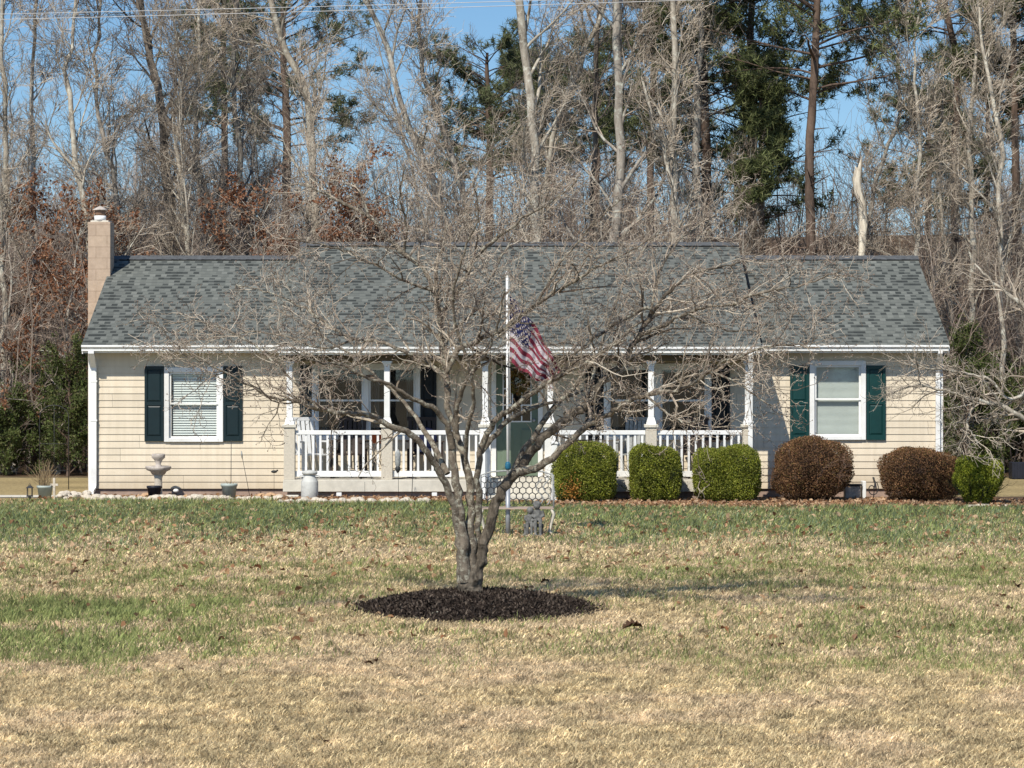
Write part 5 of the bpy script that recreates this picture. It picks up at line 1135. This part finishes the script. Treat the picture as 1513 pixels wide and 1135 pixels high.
brush(2300, 20, 42, 3.0, 8.0, (-.26, .26), 6, m_br2, 'undergrowth', 'darker thicket of bare brush deeper in the woods')
# leaf litter hill far behind so the wood closes
# rusty beeches
m_rust = leafmat('rusty_leaves', [(.24, .105, .055), (.36, .19, .11), (.17, .075, .045), (.29, .13, .07), (.44, .28, .18)], .8, .1, .3)
def rusty(seed, x, y, h, L, n_leaf, label, zlo=0.0):
    r = np.random.default_rng(seed); A = resample(trunkpath(seed, h, .06), 16, r, .02); P = A[None, :, :3]; R = A[None, :, 3]
    P1, R1 = grow(r, P, R, 22, L, .95, 7, .12, .02, max(.1, zlo/h), .5, .01, .3, .2); P2, R2 = grow(r, P1, R1, 8, L*.4, .7, 4, .15, .02, .15, .5, .006, .3, .3); P3, R3 = grow(r, P2, R2, 3, L*.15, .7, 2, .2, 0, .2, .6, .005)
    t = thing('beech_tree', label, 'tree', (x, y, 0)); link('trunk', np_mesh('trunk', [(*tubes(P, R, 7), 0, None), (*tubes(P1, R1, 4), 0, None)], m_b1, True), t)
    pts = np.concatenate([P2.reshape(-1, 3), P3.reshape(-1, 3)]); cl = fbm(pts[:, 0]*1.6+30, pts[:, 2]*1.6+pts[:, 1]+30, seed, 3); pts = pts[cl > .44]; n_leaf = int(n_leaf*.8); pts = pts[r.integers(0, len(pts), n_leaf)]+r.normal(size=(n_leaf, 3))*.05
    V, Fq = cards(r, pts, .055, .09, 4, np.array([0, 0, -.5]), .8)
    link('crown', np_mesh('crown', [(*tubes(P2, R2, 3), 1, None), (*tubes(P3, R3, 3), 1, None), (V, Fq, 0, None)], [m_rust, m_t1]), t)
def fx_(px, D): return (px-CX)/F*D
rusty(1, fx_(20, 62), 11, 5.4, 1.7, 3600, 'rusty leaved young tree at the far left edge')
rusty(2, fx_(85, 61), 10, 5.2, 1.6, 3600, 'rusty leaved young tree left of the chimney', .8)
rusty(3, fx_(185, 62.5), 11.5, 5.3, 1.4, 2600, 'rusty leaved young tree right behind the chimney', 3)
rusty(4, fx_(400, 62.5), 11.5, 5.6, 1.5, 3000, 'rusty leaved young tree above the end of the left wing', 3)
rusty(5, fx_(470, 62), 11, 5.9, 1.7, 4200, 'brightest rusty leaved tree above the left end of the centre roof', 3)
rusty(6, fx_(535, 63), 12, 5.2, 1.2, 1500, 'small rusty leaved tree above the centre roof', 3)
# pines
m_need = leafmat('pine_needles', [(.025, .036, .016), (.08, .10, .036), (.15, .175, .065), (.22, .23, .10), (.045, .06, .028)], .6, .2, .15, .25)
m_need2 = leafmat('olive_needles', [(.06, .08, .035), (.11, .13, .055), (.15, .16, .08), (.09, .09, .05)], .6, .2, .15, .25)
def pine(seed, pts_px, D, zlo, L, nbr, label, m=None, dens=1.0, shape='dome', name='pine_tree', droop=-.02, dead=6, clump=9, y=None, gap=.38):
    r = np.random.default_rng(seed); x0 = PT(pts_px[0][0], 0, D)[0]; rows = [(0, 0, -.2, pts_px[0][2]*.6*D/F)]
    for px, py, wd in pts_px: x, yy, z = PT(px, py, D); rows.append((x-x0, 0, z, wd/2*D/F))
    A = resample(rows, 40, r, .01); zt = A[-1, 2]; z = A[:, 2]
    t = thing(name, label, 'tree', (x0, D-DC, 0)); P = A[None, :, :3]; R = A[None, :, 3]
    zz = zlo+(zt-zlo)*(np.arange(nbr)+r.random(nbr)*.8)/nbr; f = (zz-zlo)/(zt-zlo)
    if shape == 'dome': ln = L*np.sqrt(np.clip(1-(f*1.0-.25)**2/.60, .05, 1))
    else: ln = L*(1-f*.85)
    ln = ln*(.55+.6*r.random(nbr)); az = r.random(nbr)*6.28+np.arange(nbr)*2.4
    S = np.stack([np.interp(zz, z, A[:, 0]), np.interp(zz, z, A[:, 1]), zz], 1); d = norm(np.c_[np.cos(az), np.sin(az), .25+.5*f-(.25 if shape != 'dome' else 0)]); out = np.empty((nbr, 8, 3)); out[:, 0] = S
    for i in range(7): d = norm(d+r.normal(size=d.shape)*.07+np.array([0, 0, droop+(.03 if i > 3 else 0)])); out[:, i+1] = out[:, i]+d*(ln/7)[:, None]
    RR = (.008+.008*ln)[:, None]*np.linspace(1, .25, 8)[None, :]
    P1, R1 = grow(r, out, RR, int(9*dens), .35*ln, .8, 4, .12, .05, .30, .5, .006, .3, .2)
    P2, R2 = grow(r, P1, R1, 4, .28, .7, 2, .15, .1, .3, .6, .004)
    tips = np.concatenate([P2[:, 1:].reshape(-1, 3), P1[:, 2:].reshape(-1, 3), out[:, 6:].reshape(-1, 3)]); cn = fbm(tips[:, 0]*1.1+50, tips[:, 2]*1.4+tips[:, 1]*.8+50, seed+3, 3); tips = tips[cn > gap]
    pts = np.repeat(tips, clump, 0); V, Fq = cards(r, pts+r.normal(size=pts.shape)*.02, .022, .17, 3, np.array([0, 0, .35]), 1)
    trk = [(*tubes(P, R, 10, r, .04), 0, None), (*tubes(out, RR, 5), 0, None)]
    if dead:
        zd = r.uniform(zlo*.5, zlo, dead); az = r.random(dead)*6.28; S = np.stack([np.interp(zd, z, A[:, 0]), np.interp(zd, z, A[:, 1]), zd], 1); d = norm(np.c_[np.cos(az), np.sin(az), .1+0*az]); o2 = S[:, None, :]+d[:, None, :]*np.linspace(0, 1, 5)[None, :, None]*r.uniform(.4, 1.6, dead)[:, None, None]; trk.append((*tubes(o2, np.tile(np.linspace(.018, .006, 5), (dead, 1)), 4), 0, None))
    link('trunk', np_mesh('trunk', trk, m_b3, True), t)
    link('crown', np_mesh('crown', [(*tubes(P1, R1, 3), 1, None), (*tubes(P2, R2, 3), 1, None), (V, Fq, 0, None)], [m or m_need, m_b4]), t); return t
def zz_(py, D): return PT(0, py, D)[2]
pine(1, [(1199, 380, 15), (1196, 231, 14), (1203, 112, 12), (1207, 0, 11), (1210, -120, 8), (1212, -190, 4)], 63, zz_(150, 63), 3.0, 46, 'tall pine with dark bare trunk against the open sky', gap=.43, dead=14)
pine(2, [(1040, 380, 16), (1044, 230, 14), (1040, 100, 12), (1046, -60, 8), (1046, -160, 3)], 66, zz_(265, 66), 2.0, 60, 'left of the two dense dark pines above the right end of the centre roof', dens=1.0, gap=.48)
pine(3, [(1112, 380, 16), (1112, 230, 14), (1108, 100, 12), (1112, -40, 7), (1112, -140, 3)], 68, zz_(300, 68), 2.1, 60, 'right of the two dense dark pines above the right end of the centre roof', dens=1.0, gap=.49)
pine(9, [(1125, 370, 9), (1125, 250, 8), (1124, 130, 5), (1124, 85, 2)], 64, zz_(320, 64), 1.1, 40, 'shorter dark evergreen in front of the dense pines', shape='cone', gap=.36)
pine(4, [(1410, 420, 12), (1411, 240, 11), (1411, 74, 10), (1395, 0, 9), (1390, -90, 5)], 66, zz_(60, 66), 2.0, 26, 'tall pine leaning left above the right gable', gap=.45, dead=10)
pine(5, [(1504, 480, 12), (1500, 200, 11), (1498, 0, 8), (1500, -100, 4)], 66, zz_(190, 66), 1.9, 50, 'dark pine at the top right corner', gap=.40)
pine(6, [(722, 380, 12), (724, 250, 11), (722, 150, 9), (720, 78, 4)], 86, zz_(270, 86), 2.8, 50, 'round topped olive pine far behind the centre roof', m=m_need2, gap=.36)
pine(7, [(790, 380, 12), (790, 200, 9), (792, 95, 4)], 88, zz_(250, 88), 2.4, 40, 'lower olive pine behind the thick pale trunk', m=m_need2, gap=.40)
pine(8, [(420, 380, 14), (424, 200, 12), (418, 60, 9), (420, -60, 5)], 80, zz_(220, 80), 3.0, 55, 'dim pine half hidden behind the pale tree bending left', m=m_need2, gap=.42)
pine(10, [(880, 380, 12), (882, 220, 10), (884, 110, 7), (884, 60, 3)], 84, zz_(240, 84), 2.2, 36, 'olive pine behind the thick grey trunk', m=m_need2, gap=.42)
pine(11, [(1370, 420, 10), (1372, 260, 8), (1374, 150, 3)], 80, zz_(330, 80), 2.0, 40, 'low olive pine behind the thin pale trees at the right', m=m_need2, gap=.42)
pine(12, [(960, 380, 12), (962, 200, 10), (966, 60, 8), (966, -60, 4)], 78, zz_(230, 78), 2.0, 45, 'pine behind the cream forked tree', gap=.44)
pine(13, [(1455, 450, 10), (1458, 300, 9), (1460, 130, 5), (1460, 80, 3)], 76, zz_(340, 76), 2.0, 40, 'olive pine behind the pale slender trees at the right edge', m=m_need2, gap=.42)
pine(14, [(330, 380, 12), (332, 220, 10), (330, 60, 8), (330, -40, 4)], 90, zz_(200, 90), 2.6, 40, 'far dim pine above the left wing', m=m_need2, gap=.44)
# evergreen shrubs on both sides
m_ced = leafmat('cedar_foliage', [(.045, .065, .018), (.08, .11, .03), (.12, .15, .045), (.05, .06, .02), (.15, .15, .06)], .6, .2, .15, .2)
def cedar(seed, px, D, h, w_, label):
    r = np.random.default_rng(seed); t = thing('evergreen_shrub', label, 'shrub', (fx_(px, D), D-DC, 0)); n = 5
    A = resample([(0, 0, -.1, .05), (.05, 0, h*.5, .035), (0, 0, h, .01)], 12, r, .02); P = A[None, :, :3]; R = A[None, :, 3]
    P1, R1 = grow(r, P, R, 46, w_, .95, 6, .14, .05, .04, .5, .008, .55, .2); P2, R2 = grow(r, P1, R1, 8, w_*.38, .7, 4, .15, .05, .2, .5, .005, .3, .3)
    pts = np.concatenate([P2[:, 1:].reshape(-1, 3), P1[:, 3:].reshape(-1, 3)]); pts = np.repeat(pts, 9, 0)+r.normal(size=(len(pts)*9, 3))*.05
    cn = fbm(pts[:, 0]*2+50, pts[:, 2]*2+pts[:, 1]+50, seed, 3); pts = pts[cn > .36]
    V, Fq = cards(r, pts, .028, .07, 3, np.array([0, 0, .4]), .9)
    link('trunk', np_mesh('trunk', [(*tubes(P, R, 6), 0, None), (*tubes(P1, R1, 4), 0, None)], m_b3, True), t); link('foliage', np_mesh('foliage', [(*tubes(P2, R2, 3), 1, None), (V, Fq, 0, None)], [m_ced, m_b4]), t)
cedar(1, 100, 60, 2.7, .95, 'dark green cedar shrub touching the left house corner'); cedar(2, 50, 61, 1.9, 1.1, 'dark green cedar shrub behind the wire trellis'); cedar(3, 5, 60.5, 1.5, 1.0, 'low dark green shrub at the left edge')
cedar(4, 1425, 60.5, 2.9, .9, 'tall green cedar beside the right gable'); cedar(5, 1470, 62, 2.2, 1.1, 'wide green cedar right of the tall one'); cedar(6, 1512, 61, 1.6, 1.0, 'low cedar shrub at the right edge')

# ------------------------------------------------------------------ side tree at the right, reaching into view
SD = 47.5; x0 = fx_(1600, SD); rows = []; rt_ = np.random.default_rng(9)
lim = [([(1600, 750, 26), (1600, 660, 24), (1590, 560, 18), (1600, 440, 12), (1610, 340, 6)], 0, 0), ([(1597, 680, 12), (1560, 640, 10), (1513, 618, 8), (1475, 598, 7), (1440, 590, 5), (1400, 578, 4), (1350, 570, 3), (1310, 585, 2)], 0, -.7),
       ([(1592, 600, 10), (1550, 560, 8), (1490, 590, 5), (1460, 560, 4), (1420, 550, 3.5), (1380, 545, 3), (1335, 535, 2)], 0, -.5), ([(1590, 560, 10), (1540, 480, 8), (1500, 440, 6), (1470, 420, 4), (1440, 390, 3)], 0, .8), ([(1440, 590, 4), (1430, 630, 3), (1445, 655, 2)], -.35, -.5), ([(1592, 610, 9), (1640, 540, 8), (1690, 500, 5), (1730, 440, 3)], 0, 0)]
prt = []; sP = []; sR = []
for pts, d0, d1 in lim:
    rows = []; n = len(pts)
    for i, (px, py, wd) in enumerate(pts): D = SD+d0+(d1-d0)*i/(n-1); x, y, z = PT(px, py, D); rows.append((x-x0, D-SD, z, wd/2*D/F))
    if pts[0][1] == 750: rows[0] = (0, 0, -.1, rows[0][3])
    A = resample(rows, 5*n, rt_, .012); prt.append((*tubes(A[None, :, :3], A[None, :, 3], 8, rt_, .05), 0, None))
    for i in range(len(A)-4):
        if A[i, 3] < .06 and i % 2 == 0: B = resample(A[i:i+5], 5); sP.append(B[:, :3]); sR.append(B[:, 3])
sP = np.array(sP); sR = np.array(sR); P1, R1 = grow(rt_, sP, sR, 2, .8, .7, 6, .18, .03, .1, .6, .005, 0, .3); P2, R2 = grow(rt_, P1, R1, 6, .4, .7, 4, .22, .04, .15, .6, .004, .3, .3); P3, R3 = grow(rt_, P2, R2, 3, .2, .7, 3, .25, .05, .2, .7, .0035)
t = thing('side_tree', 'pale barked bare tree reaching twigs in from the right edge', 'tree', (x0, SD-DC, 0)); link('trunk', np_mesh('trunk', prt, m_b2, True), t); link('crown', np_mesh('crown', [(*tubes(P1, R1, 4), 0, None), (*tubes(P2, R2, 3), 0, None), (*tubes(P3, R3, 3), 0, None)], m_t2), t)

# ------------------------------------------------------------------ wires
m_wire = mat('pale_cable', (.55, .55, .55), .5, 5, .1, 0)
for (ya, yb, Dw, lab) in ((29, -17, 30, 'lower of the two thin cables crossing the sky'), (21, -22, 30.5, 'upper of the two thin cables crossing the sky')):
    pts = []
    for i in range(41):
        px = -1500+i*110; u = (px-0)/1513; py = ya+(yb-ya)*u-6*(u-.5)**2*0+10*u*(1-u); pts.append(PT(px, py, Dw))
    tag(MB().tube(pts, .0034, 5).build('overhead_wire', m_wire), lab, 'wire')
